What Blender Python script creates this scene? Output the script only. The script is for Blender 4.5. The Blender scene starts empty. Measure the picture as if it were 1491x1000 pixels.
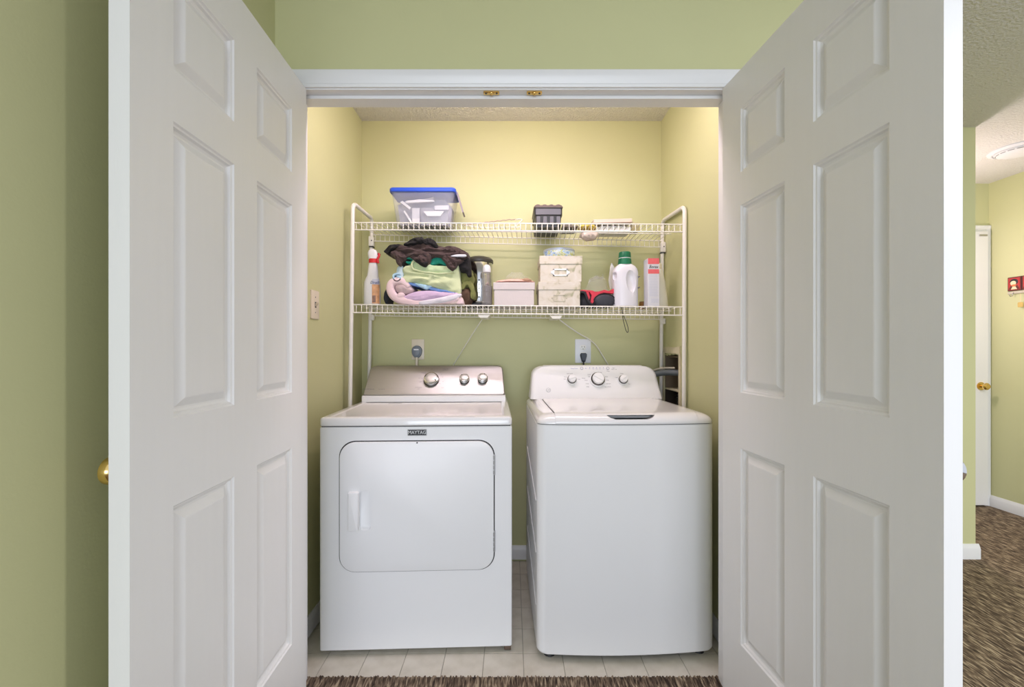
import bpy, bmesh, math, random
from mathutils import Vector, Matrix, noise

rnd = random.Random(7)
C = bpy.context.scene.collection
D = bpy.data

# ------------------------------------------------------------------ camera, light, exposure
F, HX, HY, CH = 640.0, 745.0, 508.0, 1.17          # focal length in px, vanishing point, camera height
cam_d = D.cameras.new('camera'); cam = D.objects.new('camera', cam_d); C.objects.link(cam)
cam_d.sensor_fit = 'HORIZONTAL'; cam_d.sensor_width = 36.0; cam_d.lens = F / 1491 * 36
cam_d.shift_x = 0.5 / 1491; cam_d.shift_y = 8.0 / 1491; cam_d.clip_start = 0.02
cam.location = (0, 0, CH); cam.rotation_euler = (math.pi / 2, 0, 0)
bpy.context.scene.camera = cam

vs = bpy.context.scene.view_settings
vs.view_transform = 'Standard'; vs.look = 'None'; vs.gamma = 1.0; vs.exposure = 0.0; vs.use_curve_mapping = False

w = D.worlds.new('world'); bpy.context.scene.world = w; w.use_nodes = True
w.node_tree.nodes['Background'].inputs[0].default_value = (0.88, 0.94, 1.06, 1)
w.node_tree.nodes['Background'].inputs[1].default_value = 1.0

def lamp(name, kind, loc, energy, color, size=0.1, rot=(0, 0, 0), size_y=None):
    l = D.lights.new(name, kind); l.energy = energy; l.color = color
    if kind == 'AREA':
        l.size = size
        if size_y: l.shape = 'RECTANGLE'; l.size_y = size_y
    else:
        l.shadow_soft_size = size
    o = D.objects.new(name, l); C.objects.link(o); o.location = loc; o.rotation_euler = rot
    return o
lamp('closet_spread_light', 'AREA', (0.03, 1.665, 2.352), 9.6, (1.0, 0.82, 0.93), 1.25, (math.radians(18), 0, 0), 0.08)  # added strip, spreads the closet lamp's light evenly over the back wall
lamp('closet_bulb_light', 'POINT', (0.03, 1.70, 2.255), 5.2, (1.0, 0.82, 0.93), 0.035)
lamp('room_ceiling_light', 'AREA', (2.5, -0.12, 2.36), 52, (1.0, 0.98, 0.95), 0.18)
lamp('room_window_light', 'AREA', (0.2, -7.0, 1.35), 232, (0.85, 0.92, 1.02), 4.2, (math.pi / 2, 0, 0), 2.3)
lamp('hall_bulb_light', 'POINT', (2.72, 2.98, 1.72), 20, (1.0, 0.83, 0.86), 0.07)

# ------------------------------------------------------------------ materials
MATS = {}
def mat(name, col, rough=0.5, metal=0.0, var=0.0, vscale=20, bump=0.0, bscale=200, alpha=1.0, trans=0.0, spec=0.5,
        stretch=None, coat=0.0, sheen=0.0, bdist=0.002):
    if name in MATS: return MATS[name]
    m = D.materials.new(name); m.use_nodes = True; MATS[name] = m
    nt = m.node_tree; N = nt.nodes; L = nt.links; p = N['Principled BSDF']
    p.inputs['Base Color'].default_value = (*col, 1); p.inputs['Roughness'].default_value = rough
    p.inputs['Metallic'].default_value = metal; p.inputs['Alpha'].default_value = alpha
    p.inputs['Transmission Weight'].default_value = trans; p.inputs['Specular IOR Level'].default_value = spec
    p.inputs['Coat Weight'].default_value = coat; p.inputs['Sheen Weight'].default_value = sheen
    tc = N.new('ShaderNodeTexCoord'); mp = N.new('ShaderNodeMapping'); L.new(tc.outputs['Object'], mp.inputs[0])
    if stretch: mp.inputs['Scale'].default_value = stretch
    n = N.new('ShaderNodeTexNoise'); n.inputs['Scale'].default_value = vscale; n.inputs['Detail'].default_value = 4
    L.new(mp.outputs[0], n.inputs['Vector'])
    mx = N.new('ShaderNodeMix'); mx.data_type = 'RGBA'
    k = 1 - var
    mx.inputs[6].default_value = (col[0] * k, col[1] * k, col[2] * k, 1)
    mx.inputs[7].default_value = (min(1, col[0] * (1 + var)), min(1, col[1] * (1 + var)), min(1, col[2] * (1 + var)), 1)
    L.new(n.outputs[0], mx.inputs[0]); L.new(mx.outputs[2], p.inputs['Base Color'])
    if bump > 0:
        n2 = N.new('ShaderNodeTexNoise'); n2.inputs['Scale'].default_value = bscale; n2.inputs['Detail'].default_value = 3
        L.new(mp.outputs[0], n2.inputs['Vector'])
        b = N.new('ShaderNodeBump'); b.inputs['Strength'].default_value = bump; b.inputs['Distance'].default_value = bdist
        L.new(n2.outputs[0], b.inputs['Height']); L.new(b.outputs[0], p.inputs['Normal'])
    return m

def ramp_mat(name, stops, scale, stretch=(1, 1, 1), rot=(0, 0, 0), detail=4, rough=0.9, bump=0.0, distort=0.0):
    m = D.materials.new(name); m.use_nodes = True; MATS[name] = m
    nt = m.node_tree; N = nt.nodes; L = nt.links; p = N['Principled BSDF']; p.inputs['Roughness'].default_value = rough
    p.inputs['Specular IOR Level'].default_value = 0.2
    tc = N.new('ShaderNodeTexCoord'); mp = N.new('ShaderNodeMapping'); L.new(tc.outputs['Object'], mp.inputs[0])
    mp.inputs['Scale'].default_value = stretch; mp.inputs['Rotation'].default_value = rot
    n = N.new('ShaderNodeTexNoise'); n.inputs['Scale'].default_value = scale; n.inputs['Detail'].default_value = detail
    n.inputs['Distortion'].default_value = distort
    L.new(mp.outputs[0], n.inputs['Vector'])
    r = N.new('ShaderNodeValToRGB'); L.new(n.outputs[0], r.inputs[0])
    els = r.color_ramp.elements
    while len(els) < len(stops): els.new(0.5)
    for e, (pos, c) in zip(els, stops): e.position = pos; e.color = (*c, 1)
    L.new(r.outputs[0], p.inputs['Base Color'])
    if bump > 0:
        b = N.new('ShaderNodeBump'); b.inputs['Strength'].default_value = bump; b.inputs['Distance'].default_value = 0.004
        L.new(n.outputs[0], b.inputs['Height']); L.new(b.outputs[0], p.inputs['Normal'])
    return m

PAINT = mat('wall_paint', (0.58, 0.58, 0.32), 0.55, var=0.03, vscale=3, bump=0.12, bscale=160, spec=0.35)
WHITE_TRIM = mat('trim_paint', (0.80, 0.80, 0.80), 0.32, var=0.015, vscale=6, bump=0.03, bscale=60)
DOOR_PAINT = mat('door_paint', (0.82, 0.815, 0.80), 0.38, var=0.015, vscale=7, bump=0.10, bscale=70, stretch=(9, 9, 0.6))
POPCORN = mat('popcorn_ceiling', (0.78, 0.76, 0.72), 0.95, var=0.10, vscale=110, bump=1.0, bscale=95, bdist=0.012)
ENAMEL = mat('white_enamel', (0.88, 0.88, 0.88), 0.40, var=0.01, vscale=4, coat=0.06)
ENAMEL_TOP = mat('white_enamel_top', (0.82, 0.81, 0.80), 0.16, var=0.01, vscale=4, coat=0.4)
WPLASTIC = mat('white_plastic', (0.80, 0.80, 0.80), 0.3, var=0.01, vscale=9)
GAP = mat('dark_gap', (0.045, 0.045, 0.045), 0.6, var=0.1)
BLACK = mat('black_plastic', (0.018, 0.018, 0.02), 0.4, var=0.2, vscale=40)
GREYPL = mat('grey_plastic', (0.20, 0.23, 0.28), 0.45, var=0.1, vscale=40)
CHROME = mat('chrome', (0.66, 0.66, 0.66), 0.12, 1.0, var=0.02)
STEEL = mat('brushed_steel', (0.45, 0.44, 0.43), 0.42, 1.0, var=0.06, vscale=8, bump=0.08, bscale=60, stretch=(1, 30, 60))
BRASS = mat('brass', (0.78, 0.55, 0.20), 0.16, 1.0, var=0.05, vscale=30)
WIRE = mat('white_vinyl_wire', (0.82, 0.80, 0.74), 0.35, var=0.02)
POST = mat('white_powder_coat', (0.80, 0.78, 0.74), 0.35, var=0.02)
INK = mat('grey_ink', (0.16, 0.16, 0.18), 0.6, var=0.05)
INKBLUE = mat('blue_ink', (0.20, 0.22, 0.50), 0.6, var=0.05)
SILVER_INK = mat('silver_ink', (0.75, 0.75, 0.75), 0.4, var=0.03)

# ------------------------------------------------------------------ mesh helpers
def P(px, py, Y):                       # a point of the plane at depth Y
    return Vector(((px - HX) * Y / F, Y, CH + (HY - py) * Y / F))
def X_(px, Y): return (px - HX) * Y / F
def Z_(py, Y): return CH + (HY - py) * Y / F

def obj(name, bm, m, parent=None, smooth=None, label=None, kind=None, recalc=True):
    if recalc: bmesh.ops.recalc_face_normals(bm, faces=bm.faces[:])
    me = D.meshes.new(name); bm.to_mesh(me); bm.free()
    for x in (m if isinstance(m, (list, tuple)) else [m]): me.materials.append(x)
    o = D.objects.new(name, me); C.objects.link(o)
    if parent is not None: o.parent = parent
    if smooth is not None: shade(me, smooth)
    if label: o['label'] = label
    if kind: o['kind'] = kind
    return o
def shade(me, ang):
    for p in me.polygons: p.use_smooth = True
    me.set_sharp_from_angle(angle=math.radians(ang))
def thing(name, label, cat, loc=(0, 0, 0), rotz=0.0, group=None):
    o = D.objects.new(name, None); C.objects.link(o); o.empty_display_size = 0.05
    o.location = loc; o.rotation_euler = (0, 0, rotz); o['label'] = label; o['category'] = cat
    if group: o['group'] = group
    return o
def tag(o, label, cat, group=None):
    o['label'] = label; o['category'] = cat
    if group: o['group'] = group
    return o
def struct(name, bm, m, parent=None, smooth=None, label=None):
    o = obj(name, bm, m, parent, smooth)
    if parent is None: o['kind'] = 'structure'
    if label: o['label'] = label
    return o
def NB(): return bmesh.new()
def box(bm, x0, x1, y0, y1, z0, z1, bev=0.0, seg=2, mi=0):
    vs_ = [bm.verts.new(v) for v in ((x0, y0, z0), (x1, y0, z0), (x1, y1, z0), (x0, y1, z0), (x0, y0, z1), (x1, y0, z1), (x1, y1, z1), (x0, y1, z1))]
    fs = [bm.faces.new([vs_[i] for i in q]) for q in ((3, 2, 1, 0), (4, 5, 6, 7), (0, 1, 5, 4), (1, 2, 6, 5), (2, 3, 7, 6), (3, 0, 4, 7))]
    for f in fs: f.material_index = mi
    if bev > 0:
        es = list({e for f in fs for e in f.edges})
        bmesh.ops.bevel(bm, geom=es, offset=bev, segments=seg, profile=0.5, affect='EDGES')
    return bm
def loft(bm, rings, cap0=True, cap1=True, closed=True, mi=0):
    R = [[bm.verts.new(v) for v in r] for r in rings]
    n = len(R[0])
    for a, b in zip(R, R[1:]):
        for i in range(n if closed else n - 1):
            j = (i + 1) % n
            f = bm.faces.new((a[i], a[j], b[j], b[i])); f.material_index = mi
    if cap0: bm.faces.new(R[0][::-1]).material_index = mi
    if cap1: bm.faces.new(R[-1]).material_index = mi
    return R
def rrect(x0, x1, z0, z1, r, n=6):
    out = []
    for cx, cz, a0 in ((x1 - r, z1 - r, 0), (x0 + r, z1 - r, 90), (x0 + r, z0 + r, 180), (x1 - r, z0 + r, 270)):
        for k in range(n + 1):
            a = math.radians(a0 + 90 * k / n); out.append((cx + r * math.cos(a), cz + r * math.sin(a)))
    return out
def inset_rr(x0, x1, z0, z1, r, d, n=6): return rrect(x0 + d, x1 - d, z0 + d, z1 - d, max(r - d, 0.0005), n)
def plate_y(bm, x0, x1, z0, z1, r, y_back, y_front, bev=0.003, n=6, mi=0):   # rounded plate facing -y
    rr = lambda d, y: [(x, y, z) for x, z in inset_rr(x0, x1, z0, z1, r, d, n)]
    loft(bm, [rr(0, y_back), rr(0, y_front + bev), rr(bev * 0.3, y_front + bev * 0.3), rr(bev, y_front)], mi=mi)
def cyl(bm, p0, p1, r0, r1=None, seg=16, cap=True, mi=0):
    p0 = Vector(p0); p1 = Vector(p1); r1 = r0 if r1 is None else r1
    d = (p1 - p0).normalized(); a = d.orthogonal().normalized(); b = d.cross(a)
    ring = lambda p, r: [p + a * (r * math.cos(2 * math.pi * k / seg)) + b * (r * math.sin(2 * math.pi * k / seg)) for k in range(seg)]
    loft(bm, [ring(p0, r0), ring(p1, r1)], cap, cap, mi=mi)
def tube(bm, pts, r, seg=8, mi=0):
    pts = [Vector(p) for p in pts]; rings = []; a = None
    for i, p in enumerate(pts):
        t = ((pts[min(i + 1, len(pts) - 1)] - p).normalized() + (p - pts[max(i - 1, 0)]).normalized()).normalized()
        a = t.orthogonal().normalized() if a is None else (a - t * a.dot(t)).normalized()
        b = t.cross(a)
        rr = r[i] if isinstance(r, (list, tuple)) else r
        rings.append([p + a * (rr * math.cos(2 * math.pi * k / seg)) + b * (rr * math.sin(2 * math.pi * k / seg)) for k in range(seg)])
    loft(bm, rings, mi=mi)
def smooth_path(pts, n=6):
    pts = [Vector(p) for p in pts]; out = []
    for i in range(len(pts) - 1):
        p0 = pts[max(i - 1, 0)]; p1 = pts[i]; p2 = pts[i + 1]; p3 = pts[min(i + 2, len(pts) - 1)]
        for k in range(n):
            t = k / n
            out.append(0.5 * ((2 * p1) + (p2 - p0) * t + (2 * p0 - 5 * p1 + 4 * p2 - p3) * t * t + (3 * p1 - p0 - 3 * p2 + p3) * t ** 3))
    out.append(pts[-1]); return out
def lathe(bm, prof, c=(0, 0, 0), seg=24, M=None, mi=0):
    c = Vector(c); rings = []
    for r, z in prof:
        rg = [Vector((r * math.cos(2 * math.pi * k / seg), r * math.sin(2 * math.pi * k / seg), z)) for k in range(seg)]
        if M is not None: rg = [M @ v for v in rg]
        rings.append([v + c for v in rg])
    loft(bm, rings, mi=mi)
def text_obj(name, s, m, parent, M, size, depth=0.0004, align='CENTER', shear=0.0, sx=1.0):
    cu = D.curves.new(name, 'FONT'); cu.body = s; cu.size = size; cu.extrude = depth; cu.align_x = align; cu.align_y = 'CENTER'
    cu.shear = shear; cu.resolution_u = 2
    t = D.objects.new('tmp', cu); C.objects.link(t)
    dg = bpy.context.evaluated_depsgraph_get(); dg.update()
    me = D.meshes.new_from_object(t.evaluated_get(dg)); D.objects.remove(t); D.curves.remove(cu)
    me.transform(M @ Matrix.Diagonal((sx, 1, 1, 1))); me.name = name; me.materials.clear(); me.materials.append(m)
    o = D.objects.new(name, me); C.objects.link(o); o.parent = parent
    return o
def boolean(o, cutter_bm):
    cm = D.meshes.new('cut'); bmesh.ops.recalc_face_normals(cutter_bm, faces=cutter_bm.faces[:]); cutter_bm.to_mesh(cm); cutter_bm.free()
    c = D.objects.new('cut', cm); C.objects.link(c)
    if o.parent: c.parent = o.parent
    mod = o.modifiers.new('b', 'BOOLEAN'); mod.operation = 'DIFFERENCE'; mod.object = c; mod.solver = 'EXACT'
    dg = bpy.context.evaluated_depsgraph_get(); dg.update()
    me = D.meshes.new_from_object(o.evaluated_get(dg)); old = o.data
    o.modifiers.clear(); o.data = me; me.name = o.name
    D.objects.remove(c); D.meshes.remove(cm); D.meshes.remove(old)
    return o
FACE = Matrix(((1, 0, 0, 0), (0, 0, -1, 0), (0, 1, 0, 0), (0, 0, 0, 1)))   # text xy -> xz facing -y
def T(x, y, z): return Matrix.Translation((x, y, z))
def lerp(a, b, t): return a + (b - a) * t

# ------------------------------------------------------------------ room shell
CXW, CYB, CCZ = 0.828, 2.43, 2.43        # closet half width, back, ceiling
FY, WT = 1.473, 0.092                     # room face of the front wall, its thickness
JX0, JX1, JZ = -0.729, 0.738, 2.0377     # jamb faces and head
RZ = 2.40                                 # room ceiling
LWX = -0.793                              # room left wall

CARPET = ramp_mat('carpet', [(0.36, (0.050, 0.036, 0.028)), (0.48, (0.14, 0.10, 0.07)), (0.56, (0.25, 0.185, 0.125)), (0.66, (0.46, 0.37, 0.26))],
                  17, (8.0, 1.3, 1.0), (0, 0, math.radians(6)), 5, 0.95, 0.9, 0.5)
VINYL = ramp_mat('vinyl_tile', [(0.3, (0.60, 0.56, 0.46)), (0.55, (0.70, 0.66, 0.56)), (0.8, (0.74, 0.71, 0.62))], 14, detail=6, rough=0.3)
GROUT = mat('vinyl_joint', (0.42, 0.40, 0.33), 0.6, var=0.1)

# room floor with carpet, with an edge of loops at the threshold
b = NB()
CE = 1.556
xs = [LWX - 0.05 + 0.05 * i for i in range(0, 94)]
top = [b.verts.new((x, CE if JX0 <= x <= JX1 else FY + 0.01, 0.009)) for x in xs]
pre = [(-0.85, -2.6), (3.75, -2.6), (3.75, 3.5), (1.05, 3.5), (1.05, FY + 0.02), (JX1 + 0.0, FY + 0.02), (JX1, CE), (JX0, CE), (JX0, FY + 0.02), (-0.85, FY + 0.02)]
b.free(); b = NB()
lo = [(x, y, -0.02) for x, y in pre]; hi = [(x, y, 0.009) for x, y in pre]
loft(b, [lo, hi])
carpet = struct('floor', b, CARPET, label='brown streaked loop carpet')
b = NB()
x = JX0 + 0.004
while x < JX1 - 0.004:
    dy = rnd.uniform(-0.004, 0.006); k = rnd.uniform(-0.003, 0.003)
    tube(b, [(x, CE - 0.03, 0.008), (x + k, CE - 0.018 + dy, 0.0135), (x + 2 * k, CE - 0.004 + dy, 0.012), (x + 2 * k, CE + 0.003 + dy, 0.004)], 0.0024, 5)
    x += 0.0052
obj('carpet_loops', b, CARPET, carpet, 60, kind='stuff')

# closet floor: vinyl with single tiles
b = NB(); box(b, -CXW - 0.02, CXW + 0.02, 1.50, CYB + 0.02, -0.02, -0.0025)
vinyl = struct('floor', b, GROUT, label='cream square vinyl tiles with grey joints')
full = None; TS = 0.149
for i in range(-7, 7):
    for j in range(-1, 6):
        x0 = 0.044 + TS * i; y0 = 1.69 + TS * j
        a0 = max(x0, -CXW); a1 = min(x0 + TS, CXW); c0 = max(y0, 1.545); c1 = min(y0 + TS, CYB)
        if a1 - a0 < 0.01 or c1 - c0 < 0.01: continue
        g = 0.0013; isfull = (a1 - a0 > TS - 1e-4 and c1 - c0 > TS - 1e-4)
        if isfull and full:
            o = D.objects.new('tile', full); C.objects.link(o); o.parent = vinyl
        else:
            b = NB(); box(b, -(a1 - a0) / 2 + g, (a1 - a0) / 2 - g, -(c1 - c0) / 2 + g, (c1 - c0) / 2 - g, -0.003, 0.0, 0.0006, 1)
            o = obj('tile', b, VINYL, vinyl)
            if isfull: full = o.data
        o.location = ((a0 + a1) / 2, (c0 + c1) / 2, rnd.uniform(-0.0002, 0.0002))

# closet walls and ceiling
b = NB(); box(b, -CXW - 0.08, CXW + 0.08, CYB, CYB + 0.08, -0.02, CCZ + 0.05); struct('wall_back', b, PAINT)
b = NB(); box(b, -CXW - 0.08, -CXW, FY + 0.01, CYB, -0.02, CCZ + 0.05); struct('wall_left', b, PAINT)
b = NB(); box(b, CXW, CXW + 0.10, FY + 0.01, CYB, -0.02, CCZ + 0.05)
wr = struct('wall_right', b, PAINT)
cb = NB()                                  # broken plaster opening around the supply box
zz = [(2.17, 0.86), (2.375, 0.86), (2.375, 1.135), (2.36, 1.141), (2.345, 1.134), (2.325, 1.142), (2.30, 1.136), (2.275, 1.145), (2.25, 1.138), (2.225, 1.147), (2.19, 1.139), (2.17, 1.145)]
loft(cb, [[(CXW - 0.02, y, z) for y, z in zz], [(CXW + 0.085, y, z) for y, z in zz]])
boolean(wr, cb)
b = NB(); box(b, -CXW - 0.08, CXW + 0.08, FY + WT, CYB, CCZ, CCZ + 0.06); struct('ceiling', b, POPCORN)

# front wall around the opening
b = NB()
box(b, LWX - 0.08, JX0 - 0.02, FY, FY + WT, -0.02, RZ + 0.06)
box(b, JX1 + 0.02, 1.08, FY, FY + WT, -0.02, RZ + 0.06)
box(b, JX0 - 0.02, JX1 + 0.02, FY, FY + WT, JZ + 0.02, RZ + 0.06)
struct('wall_front', b, PAINT)
b = NB(); box(b, LWX - 0.08, LWX, -0.5, FY + 0.01, -0.02, RZ + 0.06); struct('wall_left_room', b, PAINT)
b = NB(); box(b, 1.0, 1.08, FY + WT, 2.40, -0.02, RZ + 0.06)
struct('wall_side', b, PAINT)
b = NB(); box(b, 1.0, 2.575, 2.44, 2.55, -0.02, RZ + 0.06); struct('wall_hall_left', b, PAINT)
b = NB(); box(b, 1.0, 3.63, 3.27, 3.35, -0.02, RZ + 0.06); struct('wall_hall_end', b, PAINT)
b = NB(); box(b, 3.55, 3.63, 0.6, 3.27, -0.02, RZ + 0.06); struct('wall_hall_right', b, PAINT)
b = NB()
pre = [(LWX - 0.08, -0.1), (3.63, -0.1), (3.63, 3.35), (1.0, 3.35), (1.0, FY + 0.02), (LWX - 0.08, FY + 0.02)]
loft(b, [[(x, y, RZ) for x, y in pre], [(x, y, RZ + 0.05) for x, y in pre]])
struct('ceiling', b, POPCORN)

# casing: moulded section extruded
CAS = [(0.0, 0.0), (0.0, -0.010), (0.004, -0.012), (0.010, -0.0125), (0.013, -0.010), (0.020, -0.0125), (0.032, -0.0165), (0.044, -0.0185), (0.054, -0.0175), (0.057, -0.014), (0.057, 0.0)]
b = NB()
HZ0 = JZ + 0.004
loft(b, [[(x, FY + d, HZ0 + u) for u, d in CAS] for x in (LWX + 0.002, 0.80)])
struct('trim_1', b, WHITE_TRIM, smooth=30, label='white moulded head casing over the closet opening')
b = NB()
loft(b, [[(JX0 - 0.004 - u, FY + d, z) for u, d in CAS] for z in (0.0, HZ0)])
struct('trim_2', b, WHITE_TRIM, smooth=30, label='white moulded side casing behind the left door')
b = NB()
loft(b, [[(JX1 + 0.004 + u, FY + d, z) for u, d in CAS] for z in (0.0, HZ0)])
struct('trim_3', b, WHITE_TRIM, smooth=30, label='white moulded side casing behind the right door')
# jamb with stop
b = NB()
box(b, JX0 - 0.02, JX0, FY - 0.002, FY + WT + 0.002, 0.0, JZ + 0.02, 0.001, 1)
box(b, JX1, JX1 + 0.02, FY - 0.002, FY + WT + 0.002, 0.0, JZ + 0.02, 0.001, 1)
box(b, JX0, JX1, FY - 0.002, FY + WT + 0.002, JZ, JZ + 0.02, 0.001, 1)
jamb = struct('trim_4', b, WHITE_TRIM, label='white door jamb lining the closet opening')
b = NB(); box(b, JX0, JX1, 1.503, 1.558, JZ - 0.012, JZ, 0.002, 2); obj('door_stop', b, WHITE_TRIM, jamb)
for x0 in (JX0, JX1 - 0.012):
    b = NB(); box(b, x0, x0 + 0.012, 1.51, 1.545, 0, JZ - 0.012, 0.002, 2); obj('door_stop', b, WHITE_TRIM, jamb)

# roller catches on the head jamb
for px0, px1, lab in ((704, 727, 'brass roller catch on the head jamb, left of the pair'), (767, 789, 'brass roller catch on the head jamb, right of the pair')):
    xa, xb = X_(px0, 1.488), X_(px1, 1.488); xc = (xa + xb) / 2
    t = thing('roller_catch', lab, 'door catch', (xc, 1.488, JZ), group='brass catches above the closet doors')
    h = (xb - xa) / 2
    b = NB(); plate = rrect(-h, h, -0.010, 0.010, 0.004, 4)
    loft(b, [[(x, y, 0.0) for x, y in plate], [(x, y, -0.0025) for x, y in plate]]); obj('plate', b, BRASS, t)
    b = NB(); lathe(b, [(0.0075, -0.002), (0.0075, -0.0045), (0.006, -0.007), (0.003, -0.0085)], seg=14); obj('roller', b, BRASS, t, 40)
    for s in (-1, 1):
        b = NB(); lathe(b, [(0.0035, -0.002), (0.003, -0.0042), (0.001, -0.0046)], (s * h * 0.68, 0, 0), 10); obj('screw', b, GAP, t, 40, label='dark screw')

# baseboards
BB = [(0, 0.004), (0, 0.055), (0.003, 0.066), (0.007, 0.073), (0.012, 0.076), (0.012, 0.0755)]
def base_run(name, p0, p1, nrm, h=0.076, z0=0.0, th=0.012):
    prof = [(0, z0), (th, z0), (th, z0 + h * 0.70), (th * 0.75, z0 + h * 0.82), (th * 0.45, z0 + h * 0.93), (th * 0.3, z0 + h), (0, z0 + h)]
    b = NB()
    loft(b, [[(p[0] + nrm[0] * d, p[1] + nrm[1] * d, z) for d, z in prof] for p in (p0, p1)])
    return struct(name, b, WHITE_TRIM, smooth=30)
base_run('baseboard_left', (-CXW, FY + WT), (-CXW, CYB), (1, 0), 0.074, 0.012)
base_run('baseboard_back', (-CXW + 0.013, CYB), (CXW - 0.013, CYB), (0, -1), 0.074, 0.012)
base_run('baseboard_right', (CXW, FY + WT), (CXW, CYB), (-1, 0), 0.074, 0.012)
base_run('baseboard_hall_left', (1.0, 2.44), (2.590, 2.44), (0, -1), 0.085, 0.005, 0.014)
base_run('baseboard_hall_corner', (2.575, 2.44), (2.575, 2.55), (1, 0), 0.085, 0.005, 0.014)
base_run('baseboard_hall_right', (3.55, 0.6), (3.55, 3.27), (-1, 0), 0.085, 0.005, 0.014)

# ------------------------------------------------------------------ six panel doors
def panel_mesh(wd, h, th):
    bm = NB()
    prof = [(0.0, 0.0), (0.003, -0.0040), (0.007, -0.0050), (0.010, -0.0105), (0.015, -0.0130), (0.019, -0.0130), (0.036, -0.0030), (0.039, -0.0024)]
    for s in (1, -1):                        # two faces, x = thickness axis
        rings = []
        for ins, d in prof:
            a = ins; xx = s * (th / 2 + d)
            rings.append([(xx, a, a), (xx, wd - a, a), (xx, wd - a, h - a), (xx, a, h - a)])
        loft(bm, rings, False, True)
    return bm
def six_panel(name, W, H, th, z0, m):
    """local: x thickness (+-th/2), y from 0 (hinge) to W, z up"""
    cs = [0, 0.145 * W, 0.4285 * W, 0.5715 * W, 0.855 * W, W]
    zs = [z0, 0.255, 0.863, 1.035, 1.615, 1.717, 1.915, z0 + H]
    bm = NB()
    pan = []
    for i in range(5):
        for j in range(7):
            if i in (1, 3) and j in (1, 3, 5): pan.append((cs[i], cs[i + 1], zs[j], zs[j + 1])); continue
            box(bm, -th / 2, th / 2, cs[i], cs[i + 1], zs[j], zs[j + 1])
    seen = {}
    for f in bm.faces: seen.setdefault(tuple(round(c, 4) for c in f.calc_center_median()), []).append(f)
    bmesh.ops.delete(bm, geom=[f for v in seen.values() if len(v) > 1 for f in v], context='FACES')   # walls between two solid cells
    bmesh.ops.remove_doubles(bm, verts=bm.verts[:], dist=1e-5)
    o = struct(name, bm, m)
    for (a0, a1, c0, c1) in pan:
        p = obj('panel', panel_mesh(a1 - a0, c1 - c0, th), m, o)
        p.location = (0, a0, c0)
    return o
def knob(parent, x_face, y, z, sgn, m):
    b = NB()
    Mx = Matrix(((0, 0, sgn, 0), (0, 1, 0, 0), (1, 0, 0, 0), (0, 0, 0, 1)))
    lathe(b, [(0.031, 0), (0.031, 0.003), (0.027, 0.006), (0.012, 0.008), (0.0105, 0.018), (0.014, 0.024), (0.0225, 0.030), (0.0265, 0.040), (0.0250, 0.049), (0.017, 0.056), (0.006, 0.0585)], (x_face, y, z), 28, Mx)
    return obj('door_knob', b, m, parent, 35, label='round polished knob')
DW, DH, DT = 0.711, 2.021, 0.035
# left door: visible face runs from (-0.685,1.4645) to (-0.656,0.754)
d1 = six_panel('door_1', DW, DH, DT, 0.015, DOOR_PAINT); d1['label'] = 'white six panel closet door, left, swung open'
d1.location = (-0.685 - DT / 2, 1.4645, 0); d1.rotation_euler = (0, 0, math.atan2(-0.029, -0.7105))   # y axis runs from hinge to lock edge
knob(d1, DT / 2, DW - 0.060, 0.946, 1, BRASS)
d2 = six_panel('door_2', DW - 0.006, DH, DT, 0.015, DOOR_PAINT); d2['label'] = 'white six panel closet door, right, swung open'
d2.location = (0.7025 + DT / 2, 1.4645, 0); d2.rotation_euler = (0, 0, math.atan2(-0.0445, -0.703))
knob(d2, -DT / 2, DW - 0.066, 0.946, -1, CHROME)
for d in (d1, d2):
    for z in (0.22, 1.02, 1.80):
        b = NB(); box(b, -0.014, 0.014, -0.0015, 0.0, z, z + 0.09); cyl(b, (0.021 if d is d1 else -0.021, -0.003, z), (0.021 if d is d1 else -0.021, -0.003, z + 0.09), 0.005, seg=10)
        obj('hinge', b, BRASS, d, 40, label='brass hinge')

# ------------------------------------------------------------------ hall beyond the right door
d3 = None
b = NB(); box(b, 2.75, 3.508, 3.235, 3.268, 0.02, 2.035, 0.002, 1)
d3 = struct('door_3', b, DOOR_PAINT, label='white door at the far end of the hallway')
b = NB()
Mk = Matrix(((1, 0, 0, 0), (0, 0, -1, 0), (0, 1, 0, 0), (0, 0, 0, 1)))
lathe(b, [(0.03, 0), (0.03, 0.004), (0.011, 0.008), (0.011, 0.022), (0.024, 0.032), (0.026, 0.042), (0.018, 0.052), (0.004, 0.055)], (3.452, 3.235, 0.897), 20, Mk)
obj('door_knob', b, BRASS, d3, 35, label='round brass knob')
b = NB(); box(b, 3.44, 3.498, 3.229, 3.236, 2.000, 2.012, 0.001, 1); obj('latch_plate', b, STEEL, d3)
b = NB(); loft(b, [[(3.510 + u * 0.66, 3.27 + d, z) for u, d in CAS] for z in (0.0, 2.085)]); struct('trim_5', b, WHITE_TRIM, smooth=30, label='white casing right of the far hallway door')
b = NB(); loft(b, [[(x, 3.27 + d, 2.040 + u * 0.8) for u, d in CAS] for x in (2.65, 3.548)]); struct('trim_6', b, WHITE_TRIM, smooth=30, label='white head casing over the far hallway door')

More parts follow.
